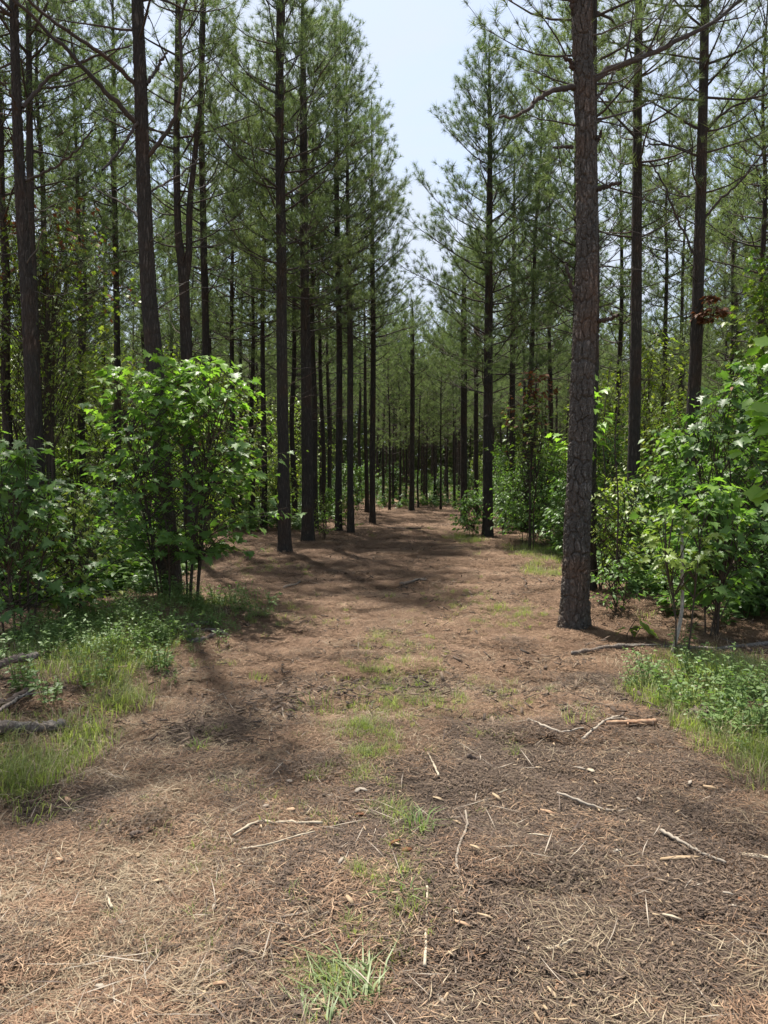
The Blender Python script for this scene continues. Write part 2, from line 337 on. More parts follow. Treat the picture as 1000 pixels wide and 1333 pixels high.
def leaf_template(kind, seed=0):
    if kind == 'lobed':                  # five-pointed lobes, stalk at origin, tip along +y, about 1 across
        pol = [(0, -.02), (.10, .02), (.36, -.10), (.30, .10), (.56, .22), (.34, .34), (.38, .62), (.16, .58), (0, 1.0)]
    elif kind == 'tulip':
        pol = [(0, 0), (.16, .0), (.48, .12), (.40, .38), (.46, .78), (.18, .70), (0, .74)]
    elif kind == 'oval':
        pol = [(0, 0), (.22, .25), (.25, .55), (0, 1.0)]
    else:
        pol = [(0, 0), (.26, .45), (0, 1.0)]
    rp = [np.array([x, y]) for x, y in pol]
    V = []; T = []
    mid = [(0, y) for y in np.linspace(0, rp[-1][1], 3)]
    fold = .25
    def zz(x, y): return fold*abs(x) - .28*y*y - .22*x*x
    # midrib
    for x, y in mid: V.append((x, y, zz(x, y)))
    for sgn in (1, -1):
        base = len(V); pr = rp[1:-1]
        for x, y in pr: V.append((sgn*x, y, zz(x, y)))
        idx = [0]+[base+k for k in range(len(pr))]+[2]
        h = len(idx)//2
        for k in range(len(idx)-1):
            a, b = idx[k], idx[k+1]
            if 1 in (a, b): continue
            T.append([1, a, b] if sgn > 0 else [1, b, a])
    V = np.array(V, float); V[:, 1] += .18          # petiole gap
    T = [t for t in T if len(set(t)) == 3]
    n = len(V); V = np.vstack([V, [(-.012, 0, .02), (.012, 0, .02), (0, .2, 0)]]); T.append([n, n+1, n+2])
    return V, np.array(T)
LEAF = {k: leaf_template(k) for k in ('lobed', 'tulip', 'oval', 'tiny')}

# ------------------------------------------------------------------ pines
def trunk_mesh(path, rad, sides, rings, seed, mt, rough=.05, flare=True):
    A = Acc(); P = smoothcurve(path, rings); t = np.linspace(0, len(rad)-1, rings); r = np.interp(t, np.arange(len(rad)), rad)
    z = P[:, 2]-P[0, 2]
    if flare: r = r*(1+.30*np.exp(-z/.12)+.22*np.exp(-z/.4))
    A.tube(P, r, sides)
    V = A.v[0].reshape(rings, sides, 3)
    th = np.arange(sides)*2*math.pi/sides
    nz = fbm(np.cos(th)[None]*3+z[:, None]*1.7+seed, np.sin(th)[None]*3+z[:, None]*.9, seed, 3)-.5
    off = (V-P[:, None])
    nz2 = fbm(np.cos(th)[None]*1.2+z[:, None]*3+seed*2, np.sin(th)[None]*1.2-z[:, None]*1.1, seed+5, 2)-.5
    V = P[:, None]+off*(1+rough*2*nz[..., None]+rough*1.5*nz2[..., None])
    A.v[0] = V.reshape(-1, 3)
    return A, P, r
def bark_relief(A, P, rings, sides, scale, depth, seed):
    """plated bark as real relief on a dense trunk: cells stretched along the trunk with deep furrows between"""
    V = A.v[0].reshape(rings, sides, 3)
    th = np.arange(sides)*2*math.pi/sides; z = P[:, 2]
    rr = np.linalg.norm(V-P[:, None], axis=2).mean()
    U = np.broadcast_to((th*rr/scale)[None], (rings, sides)); W = np.broadcast_to((z/(scale*3.4))[:, None], (rings, sides))
    per = max(4, int(round(2*math.pi*rr/scale)))
    U = U*per/(2*math.pi*rr/scale)
    U2 = U+1.1*(fbm(W*1.8+3, U*.0+seed, seed, 3)-.5)+.35*(vn(U*1.0, W*3.2, seed+2)-.5)*np.sin(th)[None]**2
    f1 = np.full(U.shape, 9.); f2 = np.full(U.shape, 9.)
    iu = np.floor(U2); iw = np.floor(W)
    for du in (-1, 0, 1):
        for dw in (-1, 0, 1):
            cu = iu+du; cw = iw+dw; cm = np.mod(cu, per)
            px_ = cu+.15+.7*hash2(cm, cw, seed+9); py_ = cw+.1+.8*hash2(cm, cw, seed+31)
            d = np.sqrt((U2-px_)**2+(W-py_)**2)
            n1 = np.minimum(f1, d); f2 = np.where(d < f1, f1, np.minimum(f2, d)); f1 = n1
    e = np.clip((f2-f1)*(3.0+4*fbm(U*1.3, W*2, seed+70, 2)), 0, 1)*(.65+.5*fbm(U*.9, W*1.7, seed+80, 2)); 
    fine = fbm(U*5, W*22, seed+50, 3)-.5
    off = V-P[:, None]; nn = off/np.linalg.norm(off, axis=2)[..., None]
    V = V+nn*((e-.6)*depth+fine*depth*.8)[..., None]
    A.v[0] = V.reshape(-1, 3)

def pine_crown(P, r, seed, cb, H, Lmax, tufts, dens=1.0, step=.42, topflat=.0, up=.55, branch_sides=5, limit=None, lean=(0, 0), gappy=.12, shoot_sides=3):
    """limbs (Acc) and needles (Acc) of a loblolly-like crown along trunk points P"""
    r_ = np.random.default_rng(seed); LB = Acc(); NE = Acc()
    zt = P[:, 2]-P[0, 2]; z = cb; ang = r_.uniform(0, 6.28)
    TP = [[], [], []]; TD = [[], [], []]; TS = [[], [], []]
    while z < H-.15:
        f = (z-cb)/(H-cb)
        prof = min(1, .6+f*2.2)*(1-f)**.62*(1+topflat)
        nb = r_.integers(3, 6)
        for k in range(nb):
            if r_.random() < gappy: continue
            ang += 2*math.pi/nb+r_.normal(0, .35)
            zz = z+r_.uniform(-.12, .12)
            c = np.array([np.interp(zz, zt, P[:, i]) for i in range(3)])
            ln = max(.3, 1.12*Lmax*prof*r_.uniform(.6, 1.15))
            el = math.radians(12+48*f+r_.normal(0, 9))
            dr = np.array([math.cos(ang), math.sin(ang)])
            n = 7; s = np.linspace(0, 1, n)
            hor = ln*(s*math.cos(el)); ver = ln*(s*math.sin(el)*.55+s**2.2*up*.55+.10*np.sin(s*5+r_.uniform(0, 6))*.6*s)
            wob = .07*ln*np.cumsum(r_.normal(0, .5, n))*s
            B = np.stack([c[0]+dr[0]*hor-dr[1]*wob, c[1]+dr[1]*hor+dr[0]*wob, c[2]+ver], 1)
            br = (.010+.012*ln/Lmax)*(1-s*.82)*(1 if ln > .6 else .7)
            LB.tube(B, br, branch_sides)
            # side shoots
            ns = max(3, int(ln*8*dens))
            for q in range(ns):
                ss = r_.uniform(.42 if f < .5 else .25, 1.0); b0 = np.array([np.interp(ss, s, B[:, i]) for i in range(3)])
                tdir = B[min(n-1, int(ss*(n-1))+1)]-B[max(0, int(ss*(n-1))-0)]
                if np.linalg.norm(tdir) < 1e-5: tdir = B[-1]-B[-2]
                tdir /= np.linalg.norm(tdir)
                sd_ = np.array([-tdir[1], tdir[0], 0])*(1 if q % 2 else -1)
                d = tdir*r_.uniform(.4, 1.0)+sd_*r_.uniform(.3, 1.1)+np.array([0, 0, r_.uniform(-.15, .7)])
                d /= np.linalg.norm(d); sl = r_.uniform(.2, .75)*(.45+.55*(1-abs(ss-.55)))*min(1.0, .45+ln/Lmax)
                e = b0+d*sl
                LB.tube(np.array([b0, b0+d*sl*.5+[0, 0, .02*sl], e]), [.0045, .0035, .0022], shoot_sides)
                for w_ in range(2 if sl > .42 else 1):
                    v = r_.integers(0, 3); dd = d+r_.normal(0, .25, 3)+[0, 0, .22]
                    TP[v].append(e-d*sl*.42*w_); TD[v].append(dd); TS[v].append(r_.uniform(.75, 1.15)*(1 if w_ == 0 else .8))
            v = r_.integers(0, 3); TP[v].append(B[-1]); TD[v].append(B[-1]-B[-2]+[0, 0, .05]); TS[v].append(1.1)
        z += step*r_.uniform(.75, 1.25)*(1-.35*f)
    top = P[np.argmin(abs(zt-H))]
    for k in range(10):
        v = k % 3; TP[v].append(top+[r_.normal(0, .04), r_.normal(0, .04), -.09*k]); TD[v].append(np.array([r_.normal(0, .5), r_.normal(0, .5), 1])); TS[v].append(1.1)
    for v in range(3):
        if TP[v]:
            D = np.array(TD[v]); Mx = frames(D, r_.uniform(0, 6.28, len(D)))*np.array(TS[v])[:, None, None]
            NE.copies(tufts[v][0], tufts[v][1], Mx, np.array(TP[v]))
    return LB, NE
def dead_branches(P, r, seed, z0, z1, n, Lm, far=False):
    r_ = np.random.default_rng(seed+900); zt = P[:, 2]-P[0, 2]; out_ = []
    for k in range(n):
        zz = z0+(z1-z0)*((k+r_.uniform(0, 1))/n); ang = r_.uniform(0, 6.28)
        c = np.array([np.interp(zz, zt, P[:, i]) for i in range(3)])
        ln = Lm*r_.uniform(.25, 1.0); s = np.linspace(0, 1, 6)
        el = r_.uniform(-.1, .6)
        B = np.stack([c[0]+math.cos(ang)*ln*s*math.cos(el), c[1]+math.sin(ang)*ln*s*math.cos(el), c[2]+ln*s*math.sin(el)+.10*ln*np.sin(s*4+r_.uniform(0, 6))*s], 1)
        B[1:] += r_.normal(0, .02*ln, (5, 3))
        A = Acc(); A.tube(B, (.0045+.0065*ln/Lm)*(1-.75*s), 5)
        for q in range(r_.integers(0, 4)):
            ss = r_.uniform(.35, .9); b0 = np.array([np.interp(ss, s, B[:, i]) for i in range(3)])
            d = np.array([math.cos(ang+r_.choice([-.8, .8])), math.sin(ang+r_.choice([-.8, .8])), r_.uniform(-.1, .6)])*ln*r_.uniform(.15, .35)
            A.tube(np.array([b0, b0+d*.5+[0, 0, .015], b0+d]), [.004, .003, .0015], 3)
        out_.append(A)
    return out_

def polyR(pts, d, dz=0):
    return np.array([R(px, py, d+dz*i/max(1, len(pts)-1)) for i, (px, py) in enumerate(pts)])

def hero_pine(label, pts, d, widths, H, cb, seed, Lmax=2.0, limbs=(), dead=8, deadz=(2.2, 5.5), deadL=1.3, tufts=TUFT_MID, dens=1.0, big=False, base=None, fork=None, group=None, step=.42, gappy=.12):
    P = polyR(pts, d); gx, gy = P[0][0], d; gz = float(ground(gx, gy))
    if P[0][2] > gz-.05:
        t = (gz-.08-P[0][2])/(P[1][2]-P[0][2]) if len(P) > 1 else 0
        P = np.vstack([[P[0][0]+(P[1][0]-P[0][0])*t*.6, d, gz-.08], P]); widths = [widths[0]*1.03]+list(widths)
    else: P[0][2] = gz-.08
    rad = [wd/F*d/2*.92 for wd in widths]
    last = P[-1]; dirn = (P[-1]-P[-2]); dirn /= dirn[2]
    zl = last[2]-gz
    if H > zl+.3:
        nxt = [last+dirn*(H-zl)*q*np.array([.6, .6, 1]) for q in (.35, .7, 1.0)]
        P = np.vstack([P, nxt]); r0 = rad[-1]; rad = rad+[r0*.7, r0*.38, .012]
    rt = root('pine_tree', (P[0][0], d, gz), label, 'tree', group)
    o = np.array([P[0][0], d, gz]); P = P-o
    if big:
        rings, sides = 1500, 132
        A, PP, r = trunk_mesh(P, rad, sides, rings, seed, None, .035); bark_relief(A, PP, rings, sides, .056, .024, seed)
        me = A.mesh('trunk', M['bark_big'], True)
    else:
        nearb = d < 11
        rings, sides = (420, 44) if nearb else (90, 18)
        A, PP, r = trunk_mesh(P, rad, sides, rings, seed, None, .06)
        if nearb: bark_relief(A, PP, rings, sides, .045, .013, seed)
        me = A.mesh('trunk', M['bark'], True)
    link('trunk', me, rt)
    if fork is not None:
        Q = polyR(fork[0], d)-o; A = Acc(); rr = [wd/F*d/2 for wd in fork[1]]; S = smoothcurve(Q, 40)
        A.tube(S, np.interp(np.linspace(0, 1, 40), np.linspace(0, 1, len(rr)), rr), 12); link('trunk', A.mesh('trunk', M['bark'], True), rt)
    LB, NE = pine_crown(PP, r, seed, cb, H, Lmax, tufts, dens, step=step, gappy=gappy)
    link('limbs', LB.mesh('limbs', M['limb'], True), rt, kind='stuff')
    link('crown', NE.mesh('crown', M['needles']), rt)
    for A in dead_branches(PP, r, seed, deadz[0], deadz[1], dead, deadL):
        link('branch', A.mesh('branch', M['deadlimb'] if rng.random() < .4 else M['limb'], True), rt)
    for lp, dd, w0, w1 in limbs:
        Q = polyR(lp, d, dd)-o; S = smoothcurve(Q, 22); A = Acc(); s = np.linspace(0, 1, 22)
        rr = (w0+(w1-w0)*s)/F*d/2; S[1:] += rng.normal(0, .008, (21, 3)); A.tube(S, rr, 8)
        ln = np.linalg.norm(Q[-1]-Q[0])
        for q in range(int(3+ln*3)):
            ss = rng.uniform(.3, .97); i = int(ss*21); b0 = S[i]; t_ = S[min(21, i+1)]-S[i-1]; t_ /= np.linalg.norm(t_)
            dv = t_*.7+rng.normal(0, .6, 3)+[0, 0, .25]; dv /= np.linalg.norm(dv); sl = ln*rng.uniform(.1, .28)
            A.tube(np.array([b0, b0+dv*sl*.5, b0+dv*sl+[0, 0, sl*.2]]), [rr[i]*.45, rr[i]*.35, .0015], 4)
        link('branch', A.mesh('branch', M['limb'], True), rt)
    return rt
EXT = -70
hero_pine('tall thick pine with plated bark standing at the right edge of the track', [(748, 822), (751, 700), (755, 600), (758, 500), (763, 380), (764, 280), (762, 150), (757, 20), (755, EXT)], 7.55, [37, 34, 32, 30.5, 29, 27, 25.5, 24.5, 24], 13.5, 7.3, 1,
          Lmax=2.4, big=True, dead=5, deadz=(3.3, 6.4), deadL=.9, tufts=TUFT_NEAR,
          limbs=[([(770, 105), (800, 88), (835, 75), (885, 52), (935, 25), (990, -25)], .6, 9, 4), ([(748, 114), (722, 118), (700, 130), (682, 146), (650, 153)], -.4, 8, 3),
                 ([(747, 192), (732, 192), (720, 191)], -.1, 4, 3), ([(752, 398), (744, 372), (737, 342)], -.15, 7, 3), ([(752, 20), (745, 0), (735, -30)], -.1, 12, 9),
                 ([(772, 250), (790, 243), (808, 237)], -.25, 7, 4), ([(772, 190), (780, 180), (784, 170)], -.1, 5, 3), ([(772, 130), (790, 112), (802, 90)], .3, 4, 2),
                 ([(774, 420), (790, 416), (805, 411)], -.2, 6, 4), ([(748, 92), (742, 80), (735, 76)], -.1, 6, 4)])
hero_pine('dark pine rising behind the big leafy sapling, two long limbs arching to the upper corner', [(224, 772), (213, 640), (203, 490), (193, 370), (187, 230), (183, 110), (179, 0), (177, EXT)], 9.6, [28, 26, 23, 21, 18.5, 16.5, 15, 14], 14, 6.9, 2, Lmax=2.2, dens=.8, gappy=.5, dead=10, deadz=(2.6, 6), tufts=TUFT_NEAR, step=.5,
          limbs=[([(180, 163), (150, 130), (120, 100), (85, 62), (40, 20), (5, -12)], -1.2, 7, 3), ([(178, 112), (150, 85), (110, 55), (70, 28), (25, -12)], -.9, 6, 3), ([(193, 203), (212, 180), (228, 148), (237, 100), (235, 30), (250, -20)], -.3, 6, 3),
                 ([(191, 110), (204, 90), (216, 68)], .2, 5, 3), ([(184, 150), (160, 190), (135, 222)], -.6, 4, 3), ([(196, 250), (230, 230), (262, 205)], .4, 3, 2), ([(188, 290), (160, 265), (120, 245)], .7, 3, 2)])
hero_pine('tall pine at the left edge of the woods, its trunk bowed slightly', [(52, 810), (46, 620), (38, 420), (28, 270), (22, 130), (18, 0), (16, EXT)], 9.0, [21, 20, 18, 15, 12, 10.5, 9.5], 13.5, 6.3, 3, Lmax=2.1, dens=.8, gappy=.5, dead=9, deadz=(3, 6), tufts=TUFT_NEAR, step=.5,
          limbs=[([(30, 140), (55, 110), (85, 90), (140, 68), (170, 60)], .5, 5, 2), ([(34, 235), (62, 222), (95, 200), (120, 168)], -.3, 4, 2), ([(26, 150), (12, 120), (-10, 95)], -.4, 4, 2)])
hero_pine('dark pine close behind the bowed pine at the left edge', [(56, 780), (50, 600), (45, 420), (40, 280), (38, 100), (37, 0)], 11.5, [15, 14, 12, 10, 8, 7], 12.5, 6.3, 4, dens=.7, gappy=.5, dead=5)
hero_pine('forked pine whose trunk splits in two above the leafy sapling', [(250, 760), (243, 480), (239, 365), (232, 300), (230, 200), (231, 100), (232, 0)], 13.5, [19, 16, 14, 10, 9, 8, 7], 12.5, 5.6, 5, dens=.8, gappy=.3, dead=9, deadz=(3, 6), deadL=1.6,
          fork=([(240, 372), (246, 330), (247, 270), (254, 200), (262, 120), (266, 0)], [11, 9, 8, 7, 6, 5]))
hero_pine('straight dark pine at the left edge of the track, nearest of its row', [(371, 722), (369, 600), (367, 450), (366, 300), (364, 150), (365, 0)], 14.3, [18, 17, 15, 14, 12, 10], 13, 4.9, 6, dead=14, deadz=(2.5, 6), deadL=1.7, dens=1.1)
hero_pine('dark pine with small shrubs at its foot, second of the row left of the track', [(401, 706), (400, 600), (398, 450), (396, 300), (395, 150)], 16.4, [17, 16, 14, 12, 10], 12.6, 4.6, 7, dead=12, deadz=(2.5, 5.5), deadL=1.6, dens=1.1)
hero_pine('reddish slim pine with bare crossing limbs left of the track', [(441, 692), (441, 600), (442, 450), (439, 300), (438, 200)], 19.2, [10, 9, 8.5, 7.5, 6], 12.6, 5.0, 8, Lmax=1.8, dead=12, deadz=(2.0, 5.5), deadL=1.6)
hero_pine('slim pine just right of the reddish one with bare crossing limbs', [(457, 694), (456, 600), (456, 450), (454, 350)], 18.6, [9.5, 9, 8.5, 7], 12.0, 4.7, 9, Lmax=1.7, dead=9, deadz=(2.5, 5.5))
hero_pine('pine farthest along the left edge of the track', [(485, 684), (485, 600), (486, 450), (485, 350)], 21.5, [8.5, 8, 7.5, 6.5], 11.6, 4.6, 10, Lmax=1.55, dead=7, deadz=(2.5, 5.5))
hero_pine('full pointed pine with a whole crown against the sky right of the track', [(635, 700), (635, 600), (636, 450), (637, 300), (638, 200), (637, 100)], 17.8, [14.5, 13.5, 12.5, 9, 7, 4], 11.3, 3.4, 11, Lmax=2.2, dead=7, deadz=(1.9, 3.6), deadL=1.2, tufts=TUFT_MID, dens=1.35, step=.36, gappy=.05)
hero_pine('dark pine pressed close behind the thick plated pine', [(768, 800), (769, 600), (772, 480), (774, 350), (772, 200), (772, 0)], 9.4, [16, 15, 15, 13, 11, 10], 12.5, 5.7, 12, dead=6, deadz=(3, 6), tufts=TUFT_MID, Lmax=1.9)
hero_pine('straight reddish-dark pine right of the thick plated pine', [(822, 740), (825, 600), (828, 450), (829, 300), (830, 150), (832, 0)], 12.8, [18, 17, 15.5, 14, 12, 10], 12.5, 5.5, 13, dead=13, deadz=(2.7, 6.2), deadL=2.0, step=.5)
hero_pine('near-black pine with a clump of dead brown leaves beside it, above the right thicket', [(893, 760), (899, 600), (905, 480), (911, 300), (915, 150), (918, 0)], 12.2, [18, 18, 17, 15, 13, 11], 12.5, 5.9, 14, dead=13, deadz=(3.0, 6.4), deadL=2.2, step=.5,
          limbs=[([(917, 170), (945, 145), (975, 130), (1005, 105)], .2, 3.5, 2), ([(913, 290), (935, 262), (965, 235), (1000, 190)], -.2, 3.5, 2), ([(904, 330), (880, 280), (862, 235), (845, 210)], .2, 3, 2), ([(914, 205), (890, 195), (860, 188), (835, 190)], .3, 3.5, 2)])
hero_pine('slim pine left of the forked pine', [(153, 700), (153, 500), (151, 350), (148, 200), (148, 100)], 17, [10, 9, 8, 7, 6], 12, 5.5, 15, dead=7)
hero_pine('slim pine right of the forked pine', [(270, 680), (269, 490), (265, 300), (262, 130), (264, 0)], 16.5, [11, 10, 9, 8, 6], 12.5, 5.4, 16, dead=7)
hero_pine('pine standing where the track ends', [(536, 672), (537, 530), (537, 440)], 28, [7, 6.5, 6], 7.6, 4.2, 17, Lmax=1.1, dead=6, deadz=(2, 5), tufts=TUFT_FAR)
hero_pine('pine behind the full pointed pine, on its left', [(604, 655), (604, 500), (604, 400)], 23, [9.5, 9, 8], 8.0, 4.0, 18, Lmax=1.4, dead=6, tufts=TUFT_FAR, dens=1.2)
hero_pine('slender pine touching the left side of the full pointed pine', [(620, 655), (620, 500), (621, 400)], 25, [6.5, 6, 5.5], 9.0, 4.2, 19, Lmax=1.4, dead=5, tufts=TUFT_FAR)
hero_pine('pine seen between the full pointed pine and the thick plated pine', [(667, 640), (667, 520), (668, 420)], 22, [8, 8, 7], 10.8, 4.2, 20, Lmax=1.9, dead=6, tufts=TUFT_FAR)

CENTRE = []
# plain pines of the stand: seven built once, then copied
protos = []
for k in range(7):
    r_ = random.Random(k+40); H = [12.5, 11.6, 13, 12, 11, 12.8, 11.8][k]; cb = [4.8, 4.1, 5.4, 4.5, 3.8, 5.2, 4.3][k]
    path = [(0, 0, -.1)]; x = y = 0
    for q in range(1, 9):
        x += r_.gauss(0, .045); y += r_.gauss(0, .045); path.append((x, y, H*q/8))
    rad = [.085*(1-.93*(q/8)**1.25) for q in range(9)]
    A, PP, rr = trunk_mesh(np.array(path), rad, 9, 40, k+60, None, .06)
    rt = root('pine_tree', (0, 0, 0), 'pine', 'tree')
    link('trunk', A.mesh('trunk', M['bark'], True), rt)
    LB, NE = pine_crown(PP, rr, k+70, cb, H, 1.95, TUFT_FAR, 1.0, step=.40, gappy=.22, shoot_sides=3, branch_sides=4)
    for A2 in dead_branches(PP, rr, k+70, 1.8, cb+.6, 13, 1.25):
        LB.v += A2.v
        LB.q += [q_+LB.n for q_ in A2.q]; LB.n += A2.n
    link('limbs', LB.mesh('limbs', M['limb'], True), rt, kind='stuff')
    link('crown', NE.mesh('crown', M['needles_far']), rt)
    protos.append(rt)
HERO_XY = [(o.location.x, o.location.y) for o in COL.objects if o.name.startswith('pine_tree') and o not in protos]
placed = list(HERO_XY); used = set()
for px, d, s_ in [(507, 29, .58), (521, 31, .62), (528, 36, .72), (545, 30, .5), (556, 33, .6), (574, 29, .52), (583, 35, .66), (592, 31, .62), (499, 34, .75), (515, 42, .8), (549, 44, .78), (568, 40, .7), (579, 46, .8), (597, 41, .8)]:
    CENTRE.append(((px-500)/F*d, d, s_))
GRP = {'l': ('slender dark pine trunk among many in the woods left of the track', 'pines of the woods left of the track'),
       'r': ('slender dark pine among many in the woods right of the track', 'pines of the woods right of the track'),
       'f': ('slender pine among many in the far woods beyond the end of the track', 'pines beyond the end of the track')}
def add_pine(x, y, s, lab=None):
    k = rg.randrange(7)
    side = 'f' if (y > 27 and -3 < x < 5) else ('l' if x < path_c(y) else 'r')
    la, gr = GRP[side]
    z = float(ground(x, y))
    if k not in used:
        used.add(k); o = protos[k]; o.location = (x, y, z); o.rotation_euler.z = rg.uniform(0, 6.28); o.scale = (s, s, s)
    else: o = copy_tree(protos[k], (x, y, z), rg.uniform(0, 6.28), s)
    o['label'] = lab or la
    if lab is None: o['group'] = gr
    placed.append((x, y)); return o
rg = random.Random(12)
for px, d, s, la in [(13, 12.5, 1, 'pine half cut off by the left picture border'), (63, 14, 1, 'slim straight pine just right of the bowed pine at the left edge'), (90, 22, .9, None), (108, 17, .95, 'gently bent pine in the left woods behind the broadleaf thicket'), (135, 23, .9, None), (300, 20, .95, 'nearest slim pine rising behind the right half of the big rounded sapling'), (328, 22, .95, 'slim pine, left one of a pair left of the straight dark pine'), (343, 20, .95, 'slim pine, right one of a pair left of the straight dark pine'),
                     (385, 21, .95, 'thin pine glimpsed between the two nearest pines of the left row'), (410, 20, 1, None), (418, 23, .9, None), (430, 26, .9, None), (312, 26, .9, None), (478, 27, .9, None), (565, 34, .6, None), (512, 33, .62, None), (552, 40, .72, None), (690, 19, .95, None), (712, 24, 1, None), (745, 17, .95, None), (800, 20, 1, 'nearest thin pine between the thick plated pine and the reddish-dark one'), (860, 19, .95, 'nearest thin pine between the reddish-dark pine and the near-black one'), (880, 24, 1, None), (950, 20, 1, None), (985, 15, .95, 'nearest thin pine right of the near-black pine'), (940, 28, 1, None)]:
    add_pine((px-500)/F*d, d, s, la)
for x, y, s_ in CENTRE: add_pine(x, y, s_)
for attempt in range(9000):
    y = 14+ (rg.random()**.75)*62; x = rg.uniform(-.66, .66)*y
    px = 500+F*x/y
    if y < 27 and abs(x-path_c(y)) < path_w(y)+1.2: continue
    if y < 19 and 230 < px < 500: continue
    if y < 17: continue
    md = 1.6 if y < 24 else 1.9 if y < 30 else (1.7 if 490 < px < 620 else 2.2)
    if any((x-a)**2+(y-b)**2 < md*md for a, b in placed): continue
    s = rg.uniform(.82, 1.08)
    if 500 < px < 612:
        s = min(s, (CAMH+(.175 + .04*rg.random())*y)/12.3)
        if s < .5: continue
        if 536 < px < 572: s *= .93
    elif 470 < px <= 500: s = min(s, (CAMH+.30*y)/12.3)
    if s < .45: continue
    add_pine(x, y, s)
    if len(placed) > 300: break
# a few pines behind and beside the camera line keep the light of a wood on both sides
for x, y in [(-8.5, 7.5), (7.2, 5.0), (8.5, 9.5), (-8.6, 12.5), (8.6, 13.0), (-11, 14), (11.0, 15)]:
    px = 500+F*x/max(y, .1)
    o = add_pine(x, y, 1.0)
print('pines', len(placed))

# ------------------------------------------------------------------ broadleaf saplings and shrubs
def shrub_parts(seed, h, spread, nst, nleaf, lsize, kind='lobed', z0=.35, droop=.35, layers=True, lean=(0, 0), shape=.5, egg=1.0, twleaf=9):
    """stems Acc, and leaf transforms (M, P) in the shrub's own space"""
    r = np.random.default_rng(seed); ST = Acc(); LM = []; LP = []
    stems = []
    for k in range(nst):
        a = r.uniform(0, 6.28); rr = spread*.30*math.sqrt(r.random()); hh = h*r.uniform(.72, .98)
        b = np.array([math.cos(a)*rr*.5, math.sin(a)*rr*.5, -.05]); e = np.array([math.cos(a)*rr*1.7+lean[0], math.sin(a)*rr*1.7+lean[1], hh])
        m1 = b+(e-b)*.4+np.array([-.1*math.cos(a), -.1*math.sin(a), 0])*rr*2+r.normal(0, .03, 3); m2 = b+(e-b)*.75+r.normal(0, .04, 3)
        S = smoothcurve([b, m1, m2, e], 14); stems.append(S)
        ST.tube(S, np.linspace(.004+.003*h, .0022, 14), 6)
    nt_ = max(4, int(nleaf/twleaf))
    for k in range(nt_):
        zf = z0+(1-z0)*r.random()**.85
        prof = math.sin(math.pi*min(1, max(.02, (zf-z0*.75)/(1.05-z0*.75)))**shape)**.55
        a = r.uniform(0, 6.28); q = r.random()**.45
        rad = spread*prof*q*r.uniform(.8, 1.1)
        tip = np.array([math.cos(a)*rad+lean[0]*zf, math.sin(a)*rad*egg+lean[1]*zf, h*zf+r.normal(0, .03)])
        S = stems[r.integers(0, nst)]; i = int(min(12, max(2, (zf-.12)*13*r.uniform(.7, 1)))); b0 = S[i]
        mid = (b0+tip)/2+[0, 0, .10*np.linalg.norm(tip-b0)]
        C = smoothcurve([b0, mid, tip], 6); ST.tube(C, np.linspace(.0055, .0018, 6), 4)
        d0 = C[-1]-C[-2]; d0[2] *= .4; d0 /= np.linalg.norm(d0)+1e-6
        n = max(3, int(r.normal(twleaf, 2)))
        for j in range(n):
            s = r.uniform(.35, 1); b = np.array([np.interp(s*5, np.arange(6), C[:, c]) for c in range(3)])
            sg = 1 if j % 2 else -1
            d = d0*r.uniform(.2, 1)+np.array([-d0[1], d0[0], 0])*sg*r.uniform(.3, 1.2)+np.array([0, 0, r.uniform(-.1, .35)])
            d /= np.linalg.norm(d)
            pl_ = lsize*r.uniform(.15, .7); sz = lsize*r.uniform(.38, 1.2)
            p = b+d*pl_
            yd = d*np.array([1, 1, .3])-np.array([0, 0, droop*r.uniform(.2, 1.8)]); yd /= np.linalg.norm(yd)
            up = np.array([0, 0, 1.])+r.normal(0, .33, 3); x_ = np.cross(yd, up); x_ /= np.linalg.norm(x_); z_ = np.cross(x_, yd)
            LM.append(np.stack([x_, yd, z_], 1)*sz); LP.append(p)
    return ST, np.array(LM), np.array(LP)
